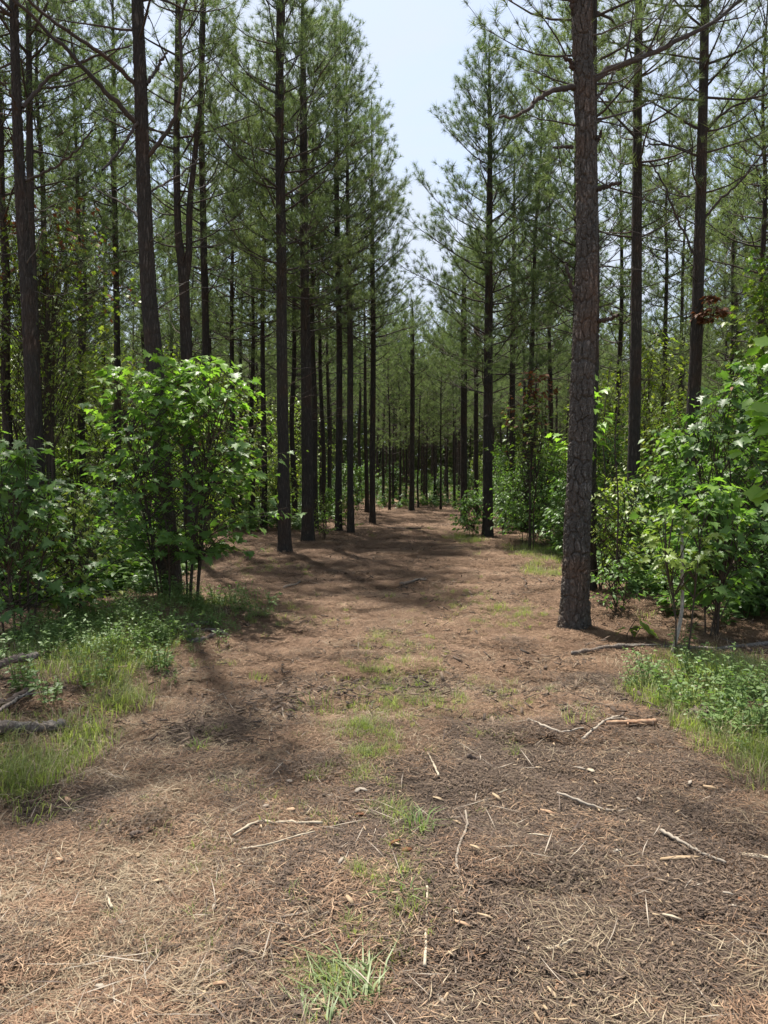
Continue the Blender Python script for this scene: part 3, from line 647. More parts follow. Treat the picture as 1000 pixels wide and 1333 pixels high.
def shrub(name, label, cat, loc, parts, kind, mt, young=None, nleafobj=0, group=None, stemm='twig', youngfrac=.07, rz=0, maxobj=300):
    rt = root(name, loc, label, cat, group, rz); ST, LM, LP = parts
    link('stems', ST.mesh('stems', M[stemm], True), rt)
    n = len(LP); idx = np.arange(n)
    top = LP[:, 2]+rng.normal(0, .12, n)*LP[:, 2].max()
    isy = np.zeros(n, bool)
    if young: isy = top > np.quantile(top, 1-youngfrac)
    tv, tt = LEAF[kind]
    single = np.zeros(n, bool)
    if nleafobj:
        # leaves that show largest from the track: outer, front ones
        v = np.array(loc)+LP; toc = np.array([0, 0, CAMH])-v; dist = np.linalg.norm(toc, axis=1)
        face = np.abs(np.einsum('nij,ni->nj', LM, toc/dist[:, None])[:, 2])
        sc_ = (.35+face/np.linalg.norm(LM[:, :, 0], axis=1))*np.linalg.norm(LM[:, :, 0], axis=1)/dist*(1+.5*(-LP[:, 1]-.0)/max(.3, np.abs(LP[:, 1]).max()))
        single[np.argsort(-sc_)[:min(nleafobj, maxobj)]] = True
        ml = {}
        for key, mm in ((False, mt), (True, young or mt)):
            A = Acc(); A.add(tv, tt); ml[key] = A.mesh('leaf', M[mm])
        for i in idx[single]:
            o = bpy.data.objects.new('leaf', ml[bool(isy[i])]); COL.objects.link(o); o.parent = rt
            o.matrix_local = Matrix(((*LM[i][0], LP[i][0]), (*LM[i][1], LP[i][1]), (*LM[i][2], LP[i][2]), (0, 0, 0, 1)))
    for key, mm in ((False, mt), (True, young)):
        s = (~single) & (isy == key)
        if s.sum() and mm:
            if kind == 'lobed' and not key and s.sum() > 300:
                u = rng.random(n); ov = s & (u < .27); dd_ = s & (u > .985); s = s & ~ov & ~dd_
                for sel, m3 in ((ov, 'leafyellow' if mt == 'leaf' else 'leaf'), (dd_, 'leafbrown')):
                    A = Acc(); A.copies(LEAF['oval'][0], LEAF['oval'][1], LM[sel]*.75, LP[sel]); link('foliage', A.mesh('foliage', M[m3]), rt, kind='stuff')
            A = Acc(); A.copies(tv, tt, LM[s], LP[s]); link('foliage', A.mesh('foliage', M[mm]), rt, kind='stuff')
    return rt
def gp(px, d): 
    x = (px-500)/F*d; return (x, d, float(ground(x, d)))

# named shrubs close to the track
shrub('leafy_sapling', 'big rounded sapling with broad lobed leaves, left of the track before a dark pine', 'sapling', gp(232, 8.4),
      shrub_parts(101, 2.72, 1.5, 9, 2500, .118, z0=.17, droop=.35, shape=.78, egg=.7), 'lobed', 'leaf', 'youngleaf', 300, youngfrac=.2)  # large young share also paints the sunlit top of the crown lighter
shrub('leafy_shrub', 'dark-leaved shrub cut off by the left picture border above the grass', 'shrub', gp(20, 6.6),
      shrub_parts(102, 1.75, .85, 6, 900, .11, z0=.15), 'lobed', 'leafdark', 'leaf', 200)
shrub('leafy_shrub', 'yellow-green small-leaved shrub between the dark left shrub and the big rounded sapling', 'shrub', gp(95, 7.2),
      shrub_parts(103, 1.25, .62, 6, 1100, .065, z0=.12), 'oval', 'leafyellow', None, 0)
shrub('leafy_sapling', 'broadleaf sapling with brighter leaves behind the dark left shrub', 'sapling', gp(10, 8.6),
      shrub_parts(104, 1.75, .8, 6, 900, .10, z0=.2), 'lobed', 'leaf', 'youngleaf', 150)
shrub('leafy_shrub', 'low green shrub filling the gap left of the big rounded sapling', 'shrub', gp(125, 9.8),
      shrub_parts(105, 1.35, .9, 6, 900, .085, z0=.1), 'lobed', 'leafdark', 'leaf', 0)
shrub('leafy_sapling', 'dense dark broadleaf thicket sapling at the right picture border', 'sapling', gp(985, 8.2),
      shrub_parts(106, 2.75, 1.3, 8, 1700, .13, z0=.12, droop=.45), 'lobed', 'leafdark', 'leaf', 300)
shrub('leafy_sapling', 'pale-topped broadleaf shrub low in front of the right thicket', 'sapling', gp(930, 6.9),
      shrub_parts(107, 1.45, .62, 6, 700, .115, z0=.3), 'lobed', 'leaf', 'youngleaf', 220)
shrub('leafy_sapling', 'sapling with the largest, brightest leaves, at the right picture border', 'sapling', gp(1035, 5.7),
      shrub_parts(108, 2.55, .52, 3, 170, .15, kind='tulip', z0=.55), 'tulip', 'youngleaf', None, 120)
shrub('leafy_shrub', 'shrub with small mixed green and yellow leaves right of the thick plated pine', 'shrub', gp(795, 9.3),
      shrub_parts(109, 1.45, .72, 6, 1100, .075, z0=.12), 'oval', 'leafyellow', None, 0)
shrub('leafy_sapling', 'thin sapling with yellow-green leaves before the right thicket', 'sapling', tuple(G(886, 862)),
      shrub_parts(110, 1.35, .42, 2, 260, .085, z0=.55), 'lobed', 'leafyellow', 'youngleaf', 140, stemm='twig')
shrub('leafy_sapling', 'thin sapling with yellowish leaves growing behind the thick plated pine', 'sapling', gp(762, 9.0),
      shrub_parts(111, 2.65, .42, 3, 90, .12, z0=.7), 'lobed', 'youngleaf', None, 60)
shrub('leafy_shrub', 'rounded green shrub at the foot of the full pointed pine', 'shrub', gp(612, 18.0),
      shrub_parts(112, 1.1, .62, 5, 900, .10, z0=.08), 'oval', 'leaf', None, 0)
shrub('leafy_shrub', 'broad green thicket shrub between the full pointed pine and the thick plated pine', 'shrub', gp(690, 16.0),
      shrub_parts(113, 1.9, 1.15, 7, 1900, .10, z0=.05), 'oval', 'leaf', 'leafyellow', 0)
shrub('leafy_shrub', 'small yellowish shrub at the foot of the second pine left of the track', 'shrub', gp(420, 16.8),
      shrub_parts(114, 1.0, .38, 4, 330, .075, z0=.2), 'oval', 'leafyellow', None, 0)
shrub('leafy_shrub', 'small yellowish shrub under the bare crossing limbs left of the track', 'shrub', gp(455, 18.9),
      shrub_parts(115, 1.0, .36, 4, 300, .08, z0=.2), 'oval', 'leafyellow', None, 0)
shrub('leafy_shrub', 'bright low shrub just right of the thick plated pine foot', 'shrub', gp(805, 7.9),
      shrub_parts(116, .62, .38, 4, 300, .06, z0=.1), 'oval', 'leaf', None, 0)
shrub('broadleaf_tree', 'yellow-green broadleaf tree with rusty leaves behind the bowed left pine', 'tree', gp(62, 12.8),
      shrub_parts(117, 6.0, 1.9, 6, 3600, .09, z0=.45, droop=.5, shape=.9), 'lobed', 'leafyellow', 'leafbrown', 0, youngfrac=.09)
shrub('broadleaf_tree', 'slim broadleaf tree with yellow-green leaves at the right picture border', 'tree', gp(1000, 11.5),
      shrub_parts(118, 5.0, 1.2, 4, 2200, .11, z0=.3, droop=.5), 'lobed', 'leafyellow', 'leaf', 0)
shrub('dead_branch', 'clump of dead brown leaves hanging beside the near-black pine', 'dead branch', (R(925, 395, 12.0)[0], 12.0, R(925, 420, 12)[2]),
      shrub_parts(119, .42, .30, 2, 170, .10, z0=.1), 'lobed', 'leafbrown', None, 0)
shrub('broadleaf_tree', 'broadleaf sapling with drooping rusty leaves right of the full pointed pine', 'tree', gp(690, 15.0),
      shrub_parts(120, 3.5, .9, 3, 700, .10, z0=.55), 'lobed', 'leafyellow', 'leafbrown', 0, youngfrac=.3)
shrub('leafy_seedling', 'single bright seedling with pale leaves right of the plated pine foot', 'seedling', tuple(G(824, 838)),
      shrub_parts(121, .22, .16, 2, 22, .10, z0=.6), 'oval', 'leafyellow', None, 22)

# understory shrubs of the woods: six built once, then copied
sp = []
for k in range(6):
    h = [2.4, 1.7, 3.2, 2.1, 1.3, 4.2][k]
    o = shrub('woodland_shrub', 'shrub', 'shrub', (0, 0, 0), shrub_parts(200+k, h, h*.42, 5, [1300, 1100, 1600, 1200, 900, 1900][k], [.12, .11, .12, .10, .10, .12][k], z0=.12 if k < 5 else .3, twleaf=11), 'oval', ['leaf', 'leafdark', 'leaf', 'leafyellow', 'leafdark', 'leafyellow'][k], None, 0)
    sp.append(o)
SG = {'l': ('green broadleaf undergrowth shrub beneath the pines left of the track', 'undergrowth shrubs in the left woods'),
      'r': ('green broadleaf undergrowth shrub beneath the pines right of the track', 'undergrowth shrubs in the right woods'),
      'f': ('shaded undergrowth shrub beyond the end of the track', 'undergrowth shrubs beyond the end of the track')}
rs = random.Random(4); su = set(); cnt = 0; splaced = []
def add_shrub(x, y, s, k=None):
    global cnt
    side = 'f' if (y > 25 and -3 < x < 5) else ('l' if x < path_c(y) else 'r')
    if k is None: k = rs.choice([1, 4, 1]) if side == 'f' else rs.randrange(6)  # dark-leaved kinds at the far end put its shade into leaf colour
    z = float(ground(x, y))-.02
    if k not in su:
        su.add(k); o = sp[k]; o.location = (x, y, z); o.rotation_euler.z = rs.uniform(0, 6.28); o.scale = (s, s, s)
    else: o = copy_tree(sp[k], (x, y, z), rs.uniform(0, 6.28), s)
    o['label'], o['group'] = SG[side]; splaced.append((x, y)); cnt += 1
for attempt in range(5000):
    y = 11+(rs.random()**.9)*58; x = rs.uniform(-.62, .62)*y; px = 500+F*x/y
    if y < 26.5 and abs(x-path_c(y)) < path_w(y)+1.0: continue
    if px < 520 and y < 19 and px > 260: continue          # open needle floor under the left row
    if px < 520 and y < 26 and px > 300 and rs.random() < .6: continue
    if y < 13.5 and px < 320: continue
    if y < 12.5 and 640 < px < 800: continue
    if 470 < px < 625 and y < 33: continue
    md = 1.15 if y < 30 else 2.0
    if any((x-a)**2+(y-b)**2 < md*md for a, b in splaced): continue
    add_shrub(x, y, rs.uniform(.6, 1.15)*(1.25 if px < 330 else 1))
    if cnt > 265: break
for px, d, s, k in [(95, 17, 1.0, 5), (135, 19.5, 1.15, 5), (215, 20, 1.0, 5), (285, 21.5, 1.1, 5), (330, 25, 1.1, 5), (20, 16, 1.0, 5), (175, 24, 1.2, 5), (260, 28, 1.3, 5), (60, 22, 1.2, 5), (390, 27, 1.0, 5), (830, 10.8, .9, 1), (885, 10.2, .9, 0), (970, 10.5, 1.0, 2), (1010, 9.6, 1, 0), (740, 13.5, .9, 1), (875, 13.5, .7, 5), (785, 12.5, .7, 1), (655, 18.6, .8, 4), (715, 17.6, .9, 0), (-20, 9.5, .8, 0), (70, 12.5, .9, 1), (1040, 7.4, .8, 1)]:  # yellow-green kinds at left paint the undergrowth as sunlit
    add_shrub((px-500)/F*d, d, s, k)
print('shrubs', cnt)

# ------------------------------------------------------------------ ground litter, grass and weeds (scattered by geometry nodes: nobody could count them)
def scatter_tree(coll):
    ng = bpy.data.node_groups.new('scatter', 'GeometryNodeTree')
    ng.interface.new_socket('Geometry', in_out='INPUT', socket_type='NodeSocketGeometry'); ng.interface.new_socket('Geometry', in_out='OUTPUT', socket_type='NodeSocketGeometry')
    gi = ng.nodes.new('NodeGroupInput'); go = ng.nodes.new('NodeGroupOutput'); ip = ng.nodes.new('GeometryNodeInstanceOnPoints')
    ci = ng.nodes.new('GeometryNodeCollectionInfo'); ci.inputs['Collection'].default_value = coll; ci.inputs['Separate Children'].default_value = True; ci.inputs['Reset Children'].default_value = True
    def at(name, ty):
        a = ng.nodes.new('GeometryNodeInputNamedAttribute'); a.data_type = ty; a.inputs['Name'].default_value = name; return a.outputs['Attribute']
    k = ng.links
    k.new(gi.outputs[0], ip.inputs['Points']); k.new(ci.outputs[0], ip.inputs['Instance']); ip.inputs['Pick Instance'].default_value = True
    k.new(at('vi', 'INT'), ip.inputs['Instance Index'])
    er = ng.nodes.new('FunctionNodeEulerToRotation'); k.new(at('rot', 'FLOAT_VECTOR'), er.inputs[0]); k.new(er.outputs[0], ip.inputs['Rotation'])
    k.new(at('scl', 'FLOAT'), ip.inputs['Scale']); k.new(ip.outputs[0], go.inputs[0])
    return ng
def scatter(name, pts, scl, variants, tilt=0.0, seed=0, label=None, cat=None):
    r = np.random.default_rng(seed); n = len(pts)
    coll = bpy.data.collections.new(name+'_pieces')
    for me in variants: coll.objects.link(bpy.data.objects.new(me.name, me))
    me = bpy.data.meshes.new(name); me.vertices.add(n); me.vertices.foreach_set('co', pts.astype(np.float32).ravel())
    # follow the slope of the ground
    e = .06; sx_ = (ground(pts[:, 0]+e, pts[:, 1])-ground(pts[:, 0]-e, pts[:, 1]))/(2*e); sy_ = (ground(pts[:, 0], pts[:, 1]+e)-ground(pts[:, 0], pts[:, 1]-e))/(2*e)
    rot = np.zeros((n, 3)); rz = r.uniform(0, 2*math.pi, n); rot[:, 2] = rz
    if tilt: rot[:, 0] = r.normal(0, tilt, n); rot[:, 1] = r.normal(0, tilt, n)
    me.attributes.new('rot', 'FLOAT_VECTOR', 'POINT').data.foreach_set('vector', rot.astype(np.float32).ravel())
    me.attributes.new('scl', 'FLOAT', 'POINT').data.foreach_set('value', np.asarray(scl, np.float32))
    me.attributes.new('vi', 'INT', 'POINT').data.foreach_set('value', r.integers(0, len(variants), n).astype(np.int32))
    o = link(name, me, kind='stuff')
    if label: o['label'] = label
    if cat: o['category'] = cat
    md = o.modifiers.new('scatter', 'NODES'); md.node_group = scatter_tree(coll)
    print(name, n)
    return o
def litter_piece(name, mt, n, size, ln, wd, seed, lift=.02, bend=.25, upr=.15):
    """a small mat of flat curved slivers"""
    r = np.random.default_rng(seed); A = Acc(); V = []; T = []
    for k in range(n):
        rr = size*math.sqrt(r.random()); a = r.uniform(0, 6.28); c = np.array([rr*math.cos(a), rr*math.sin(a), r.uniform(0, lift)*(1-.5*rr/size)])
        th = r.normal(0, .9) if r.random() < .5 else r.uniform(0, 6.28); l_ = ln*r.uniform(.35, 1.2)
        d = np.array([math.cos(th), math.sin(th), r.normal(0, upr)]); s = np.array([-d[1], d[0], 0])
        w_ = wd*r.uniform(.6, 1.5); bd = s*l_*r.normal(0, bend)*.5
        b = len(V)
        V += [c-d*l_/2, c-s*w_/2+bd, c+s*w_/2+bd, c+d*l_/2]; T += [[b, b+1, b+2], [b+1, b+3, b+2]]
    A.add(np.array(V), np.array(T)); return A.mesh(name, M[mt])
def chips_piece(name, mt, n, size, sz, seed):
    r = np.random.default_rng(seed); A = Acc()
    for k in range(n):
        rr = size*math.sqrt(r.random()); a = r.uniform(0, 6.28); c = np.array([rr*math.cos(a), rr*math.sin(a), r.uniform(.002, .018)])
        th = r.uniform(0, 6.28); l_ = sz*r.uniform(.4, 1.3); w_ = l_*r.uniform(.08, .28); t_ = .003
        d = np.array([math.cos(th), math.sin(th), r.normal(0, .25)]); s = np.array([-d[1], d[0], r.normal(0, .3)]); u = np.cross(d, s)*t_
        V = [c-d*l_/2-s*w_/2, c+d*l_/2-s*w_/3, c+d*l_/2.3+s*w_/2, c-d*l_/2.2+s*w_/2.5]
        A.add(np.array(V+[v+u for v in V]), None, [[4, 5, 6, 7], [0, 1, 5, 4], [1, 2, 6, 5], [2, 3, 7, 6], [3, 0, 4, 7]])
    return A.mesh(name, M[mt])
def blades_piece(name, mt, n, size, h, wd, seed, lean=.5, dirn=None):
    r = np.random.default_rng(seed); A = Acc(); V = []; T = []
    for k in range(n):
        rr = size*math.sqrt(r.random()); a = r.uniform(0, 6.28); c = np.array([rr*math.cos(a), rr*math.sin(a), -.005])
        th = (a if dirn is None else dirn)+r.normal(0, 1.0 if dirn is None else .55); hh = h*r.uniform(.4, 1.15); le = lean*r.uniform(.2, 1.5)*hh
        d = np.array([math.cos(th), math.sin(th), 0]); s = np.array([-d[1], d[0], 0])*wd*r.uniform(.6, 1.3)/2
        p1 = c+d*le*.3+[0, 0, hh*.6]; p2 = c+d*le*1.0+[0, 0, hh*(1-.35*min(1, le/hh))]
        b = len(V); V += [c-s, c+s, p1-s*.8, p1+s*.8, p2]; T += [[b, b+1, b+3], [b, b+3, b+2], [b+2, b+3, b+4]]
    A.add(np.array(V), np.array(T)); return A.mesh(name, M[mt])
def weed_piece(name, mt, n, h, lsz, seed):
    r = np.random.default_rng(seed); A = Acc(); LM = []; LP = []
    for k in range(n):
        a = r.uniform(0, 6.28); rr = r.uniform(0, .06); b = np.array([rr*math.cos(a), rr*math.sin(a), -.01]); hh = h*r.uniform(.5, 1.1)
        e = b+np.array([math.cos(a)*hh*r.uniform(.1, .5), math.sin(a)*hh*r.uniform(.1, .5), hh]); S = smoothcurve([b, (b+e)/2+[0, 0, .03], e], 5)
        A.tube(S, [.0022]*4+[.001], 3)
        for q in range(int(9+hh*22)):
            s = r.uniform(.2, 1); p = S[0]+(S[-1]-S[0])*s; th = r.uniform(0, 6.28)
            yd = np.array([math.cos(th), math.sin(th), r.uniform(-.1, .5)]); yd /= np.linalg.norm(yd); up = np.array([0, 0, 1])+r.normal(0, .3, 3)
            x_ = np.cross(yd, up); x_ /= np.linalg.norm(x_); sz = lsz*r.uniform(.5, 1.2)
            LM.append(np.stack([x_, yd, np.cross(x_, yd)], 1)*sz); LP.append(p)
    A.copies(LEAF['oval'][0], LEAF['oval'][1], np.array(LM), np.array(LP)); return A.mesh(name, M[mt])

rq = np.random.default_rng(77)
def sample(n, y0, y1, dens, xr=.56, power=1.0, pad=.4):
    """points in the ground in view, denser close by, kept with probability dens(x, y)"""
    u = rq.random(n); y = y0*(y1/y0)**(u**power); x = rq.uniform(-1, 1, n)*(xr*y+pad)
    k = rq.random(n) < dens(x, y); x, y = x[k], y[k]
    return np.stack([x, y, ground(x, y)+.002], 1)
def on_track(x, y): return 1-sst(0, .4, np.abs(x-path_c(y))-path_w(y))
LOGS = [Blob(40, 962, 60, 22, 1), Blob(20, 930, 60, 16, 1), Blob(25, 885, 60, 14, .9), Blob(268, 832, 40, 13, 1)]
thick = lambda x, y: sst(.15, .85, field(GRASS_THICK, x, y)+.8*(fbm(x*2.6, y*2.6, 71, 4)-.5))*(1-.9*field(LOGS, x, y))
dk = lambda x, y: np.clip(field(DARK, x, y)*(.6+1.1*fbm(x*1.7, y*1.7, 91, 3)), 0, 1)
stw = lambda x, y: np.clip(field(STRAW, x, y)*(.4+1.2*fbm(x*2.2, y*2.2, 93, 3)), 0, 1)
lit = [litter_piece('needle_mat', 'litter', 190, .17, .065, .0024, s, lift=.014, bend=.12) for s in range(4)]
p = sample(26000, 1.7, 14, lambda x, y: (1-.9*np.clip(1.6*dk(x, y), 0, 1))*(1-.45*stw(x, y))*(1-.8*np.clip(thick(x, y), 0, 1))*.95, power=.85)
scatter('needle_litter', p, rq.uniform(.7, 1.3, len(p)), lit, seed=1, label='reddish brown pine needle litter covering the track', cat='needle litter')
p = sample(36000, 6, 34, lambda x, y: .9*(1-np.clip(thick(x, y), 0, 1))+0*x, power=1, xr=.6)
scatter('far_needle_litter', p, rq.uniform(.9, 1.2, len(p))*(1+p[:, 1]/22), lit, seed=2, label='fallen needles and bark bits under the far pines', cat='needle litter')
mul = [litter_piece('mulch_mat', 'mulch', 170, .17, .036, .0042, s+10, lift=.018, bend=.08) for s in range(4)]
p = sample(36000, 1.7, 22, lambda x, y: .13+1.1*dk(x, y)+.7*sst(.52, .62, fbm(x*1.6, y*1.6, 97, 4)), power=1.0)
scatter('shredded_mulch', p, rq.uniform(.7, 1.3, len(p)), mul, seed=3, label='dark shredded bark and soil crumbs on the right wheel track', cat='mulch')
strw = [litter_piece('straw_mat', 'straw', 70, .16, .095, .0019, s+20, lift=.028, upr=.2, bend=.16) for s in range(4)]
p = sample(17000, 1.7, 18, lambda x, y: .04+.25*sst(.5, .6, fbm(x*1.2, y*1.2, 99, 4))+.9*stw(x, y)*(1-.95*np.clip(1.8*dk(x, y), 0, 1)), power=.85)
scatter('dry_grass_straw', p, rq.uniform(.7, 1.35, len(p)), strw, tilt=.08, seed=4, label='pale dry cut grass strewn over the left of the track', cat='dry grass')
ch = [chips_piece('chip_scatter', 'chip', 5, .2, .022, s+30) for s in range(4)]
p = sample(2600, 1.8, 15, lambda x, y: .25+.5*dk(x, y), power=.9)
scatter('wood_chips', p, rq.uniform(.6, 1.4, len(p)), ch, tilt=.1, seed=5, label='small pale splinters and wood chips sprinkled on the track', cat='wood chips')
tw = [litter_piece('twig_scatter', ['stick', 'darkstick', 'stick', 'litter'][s], 5, .25, .16, .0034, s+40, lift=.02, upr=.08, bend=.04) for s in range(4)]
p = sample(2600, 1.8, 16, lambda x, y: .8+0*x, power=1)
scatter('fine_twigs', p, rq.uniform(.6, 1.4, len(p)), tw, tilt=.06, seed=6, label='thin broken twigs scattered over the litter', cat='twigs')
cl = [chips_piece('bark_crumbs', 'mulch', 9, .22, .055, s+35) for s in range(4)]
p = sample(22000, 4.5, 28, lambda x, y: (.12+.38*sst(.48, .62, fbm(x*1.3, y*1.3, 95, 3)))*(1-np.clip(thick(x, y), 0, 1)), power=1.0)
scatter('bark_crumbs', p, rq.uniform(.5, 1.5, len(p)), cl, tilt=.15, seed=11, label='dark crumbs of bark and clods lying over the litter', cat='bark crumbs')
bl = [blades_piece('grass_tuft', 'grass', 30, .055, .10, .0036, s+50, lean=.7) for s in range(4)]
p = sample(60000, 2.0, 20, lambda x, y: np.clip(field(GRASS_THIN, x, y)*1.0*(sst(.28, .62, fbm(x*6, y*6, 61, 4))*1.3), 0, .9)*(.35+.65*sst(3, 5, y)), power=.9)
scatter('thin_grass', p, rq.uniform(.35, .85, len(p)), bl, tilt=.1, seed=7, label='thin green grass along the middle of the track', cat='grass')
blt = [blades_piece('verge_tuft', 'grass', 42, .12, .15, .0042, s+60, lean=.7) for s in range(4)]
p = sample(44000, 2.6, 22, lambda x, y: np.clip(thick(x, y)*(.25+1.1*fbm(x*3, y*3, 63, 3)), 0, 1)*.62, power=.95)
scatter('verge_grass', p, rq.uniform(.45, 1.1, len(p)), blt, tilt=.12, seed=8, label='tall green grass on both verges of the track', cat='grass')
vs = [blades_piece('verge_straw', 'straw', 16, .12, .13, .003, s+65, lean=1.1) for s in range(3)]
p = sample(16000, 2.6, 14, lambda x, y: np.clip(field(GRASS_THICK, x, y)*(.2+.9*fbm(x*3, y*3, 83, 3)), 0, 1)*.5, power=.95)
scatter('verge_dry_grass', p, rq.uniform(.5, 1.3, len(p)), vs, tilt=.2, seed=12, label='dry pale blades mixed into the green verges', cat='dry grass')
wd_ = [weed_piece('weed_sprig', 'weed', 6, .27, .034, s+70) for s in range(4)]
p = sample(16000, 2.8, 10, lambda x, y: np.clip(field(WEEDS, x, y)*(-.15+1.7*fbm(x*2.2, y*2.2, 65, 3)), 0, 1)*.8*(1-.9*field(LOGS, x, y)), power=1)
scatter('verge_weeds', p, .4+.9*rq.random(len(p))**1.6, wd_, tilt=.15, seed=9, label='leafy green weeds crowding the verges', cat='weeds')
gc = [weed_piece('ground_cover_sprig', 'leafdark', 4, .30, .08, s+80) for s in range(3)]
def woods(x, y):
    off = np.abs(x-path_c(y))-path_w(y); px = 500+F*x/y
    d = sst(.8, 2.0, off)*sst(7, 9, y)
    d = np.where((x < 1) & (px > 250) & (y < 19), 0, d)
    d = np.maximum(d, sst(27, 33, y)*.8)
    return d*(.2+.9*fbm(x*.8, y*.8, 67, 3))*.8
p = sample(16000, 7, 62, woods, xr=.62, power=.9)
scatter('ground_cover', p, rq.uniform(.8, 1.9, len(p)), gc, tilt=.15, seed=10, label='low leafy ground cover beneath the woods', cat='ground cover')

# far wood that closes the view
def far_wood():
    r = np.random.default_rng(9); n = 30000
    a = r.uniform(-.72, .72, n); d = r.uniform(72, 100, n); x = np.sin(a)*d; y = np.cos(a)*d
    top = 10.5+5*fbm(a*30, a*0+1, 4, 3)-2.5*np.exp(-((a-.06)/.035)**2)
    z = r.random(n)**.9*top
    LMx = frames(r.normal(size=(n, 3)), r.uniform(0, 6.28, n))*r.uniform(.5, 1.15, n)[:, None, None]
    tv, tt = tuft_template(10, 1.0, .22, 3, stem=.6, spread=(20, 120))
    A = Acc(); A.copies(tv, tt, LMx, np.stack([x, y, z], 1))
    link('far_woods', A.mesh('far_woods', M['needles_far']), kind='stuff', label='distant wood closing the view beyond the stand', category='woods')
far_wood()

# ------------------------------------------------------------------ named sticks, logs, tufts and stumps
def stick(name, label, cat, pts, w0, w1, mt, lift=.045, sides=8, twigs=0, seed=0, group=None, straight=False, zoff=None):
    r = np.random.default_rng(seed+500); P = np.array([G(*p_) for p_ in pts]); d = P[:, 1].mean()
    if zoff: P[:, 2] += np.array(zoff)
    n = max(24, 6*len(pts)); S = smoothcurve(P, n); s = np.linspace(0, 1, n)
    if not zoff:
        gz = ground(S[:, 0], S[:, 1]); sm = np.convolve(np.pad(gz, 6, mode='edge'), np.ones(13)/13, 'valid'); S[:, 2] = sm+np.quantile(gz-sm, .85)
    rad = (w0+(w1-w0)*s)/F*d/2
    if straight: S = S[0]+(S[-1]-S[0])*s[:, None]+np.array([0, 0, .012])
    S[:, 2] += rad*.7+lift*.5; S[1:-1] += r.normal(0, 1, (n-2, 3))*rad[1:-1, None]*(.04 if straight else .25)
    o = S[0].copy(); A = Acc(); A.tube(S-o, rad*(1+(.09 if straight else .12)*r.normal(size=n)), sides, cap=True)
    for q in range(twigs):
        i = r.integers(2, n-1); t_ = S[i]-S[i-1]; t_ /= np.linalg.norm(t_); dv = t_*.6+np.array([r.normal(), r.normal(), r.uniform(.05, .3)])*.6
        dv /= np.linalg.norm(dv); l_ = np.linalg.norm(S[-1]-S[0])*r.uniform(.12, .3)
        A.tube(np.array([S[i], S[i]+dv*l_*.5, S[i]+dv*l_])-o, [rad[i]*.5, rad[i]*.35, .001], 5)
    ob = link(name, A.mesh(name, M[mt], True), loc=o, label=label, category=cat)
    if group: ob['group'] = group
    return ob
stick('fallen_branch', 'long thin fallen branch lying across the foot of the pale-barked sapling', 'branch', [(745, 857), (800, 850), (860, 847), (930, 848), (1010, 843)], 6, 6, 'greylog', twigs=3, seed=1)
stick('broken_branch', 'broken branch with raw orange wood lying at the right wheel track', 'branch', [(790, 956), (820, 953), (853, 950)], 5, 9, 'redwood', seed=2, sides=6, twigs=3, straight=True)
stick('fallen_branch', 'crooked grey branch crossing the raw orange broken one', 'branch', [(758, 964), (775, 952), (790, 944), (805, 938), (822, 940)], 4, 3, 'stick', twigs=3, seed=3)
stick('stick', 'thin stick lying left of the raw orange broken branch', 'stick', [(685, 948), (720, 952), (760, 956)], 4, 2, 'stick', seed=4)
stick('stick', 'dark stick lying in the right wheel track below the thin grass', 'stick', [(608, 990), (628, 997), (655, 1003)], 6, 3, 'darkstick', seed=5)
stick('stick', 'curved dark stick at the left edge of the track with a forked tip', 'stick', [(170, 1097), (188, 1092), (198, 1082), (206, 1066)], 8, 3, 'darkstick', twigs=2, seed=6)
stick('stick', 'long pale stick lying level across the middle of the track', 'stick', [(304, 1096), (335, 1080), (370, 1078), (420, 1079)], 4, 4, 'palestick', seed=7)
stick('stick', 'pale stick just below the long level one, slanting up to the right', 'stick', [(303, 1117), (350, 1108), (410, 1091)], 3, 2.5, 'palestick', seed=8)
stick('stick', 'straight pale stick pointing at the camera beside the green tufts', 'stick', [(553, 1270), (555, 1215), (556, 1160)], 4.5, 3, 'palestick', seed=9)
stick('stick', 'short pale stick lying crosswise right of the one pointing at the camera', 'stick', [(560, 1180), (580, 1191), (596, 1200)], 3.5, 3, 'palestick', seed=10)
stick('stick', 'bent thin root-like stick beside the middle tuft', 'stick', [(597, 1160), (595, 1120), (608, 1085), (606, 1065)], 4, 3, 'stick', seed=11)
stick('stick', 'pale upright-slanting stick at the end of the thin grass', 'stick', [(571, 1018), (564, 1000), (557, 986)], 3, 2, 'palestick', seed=12)
stick('stick', 'slender slanting stick near the right end of the wheel track', 'stick', [(725, 1040), (765, 1058), (800, 1066), (820, 1062)], 4, 3, 'stick', twigs=1, seed=13)
stick('stick', 'thin dark stick slanting toward the grassy right verge', 'stick', [(860, 1090), (900, 1112), (945, 1128)], 5, 3, 'stick', seed=14)
stick('stick', 'thin brown stick slanting in the lower right corner', 'stick', [(930, 1210), (970, 1216), (1005, 1222)], 5, 3, 'darkstick', seed=15)
stick('stick', 'light twig lying level near the bottom right of the track', 'stick', [(680, 1241), (715, 1238), (745, 1232)], 5, 3, 'palestick', twigs=1, seed=16)
stick('stick', 'dark stick lying on the sunlit far stretch of the track', 'stick', [(522, 767), (540, 764), (555, 762)], 5, 3, 'greylog', seed=17)
stick('stick', 'forked grey stick left of the sunlit far stretch', 'stick', [(370, 770), (380, 766), (391, 762)], 4, 2, 'greylog', twigs=2, seed=18)
stick('stick', 'dark branch fallen at the upper end of the track', 'stick', [(505, 690), (525, 690), (548, 689)], 2.5, 2, 'darkstick', seed=19)
stick('stick', 'thin stick lying bent at the lower left of the track', 'stick', [(146, 1190), (140, 1178), (137, 1164)], 4, 2.5, 'palestick', seed=20)
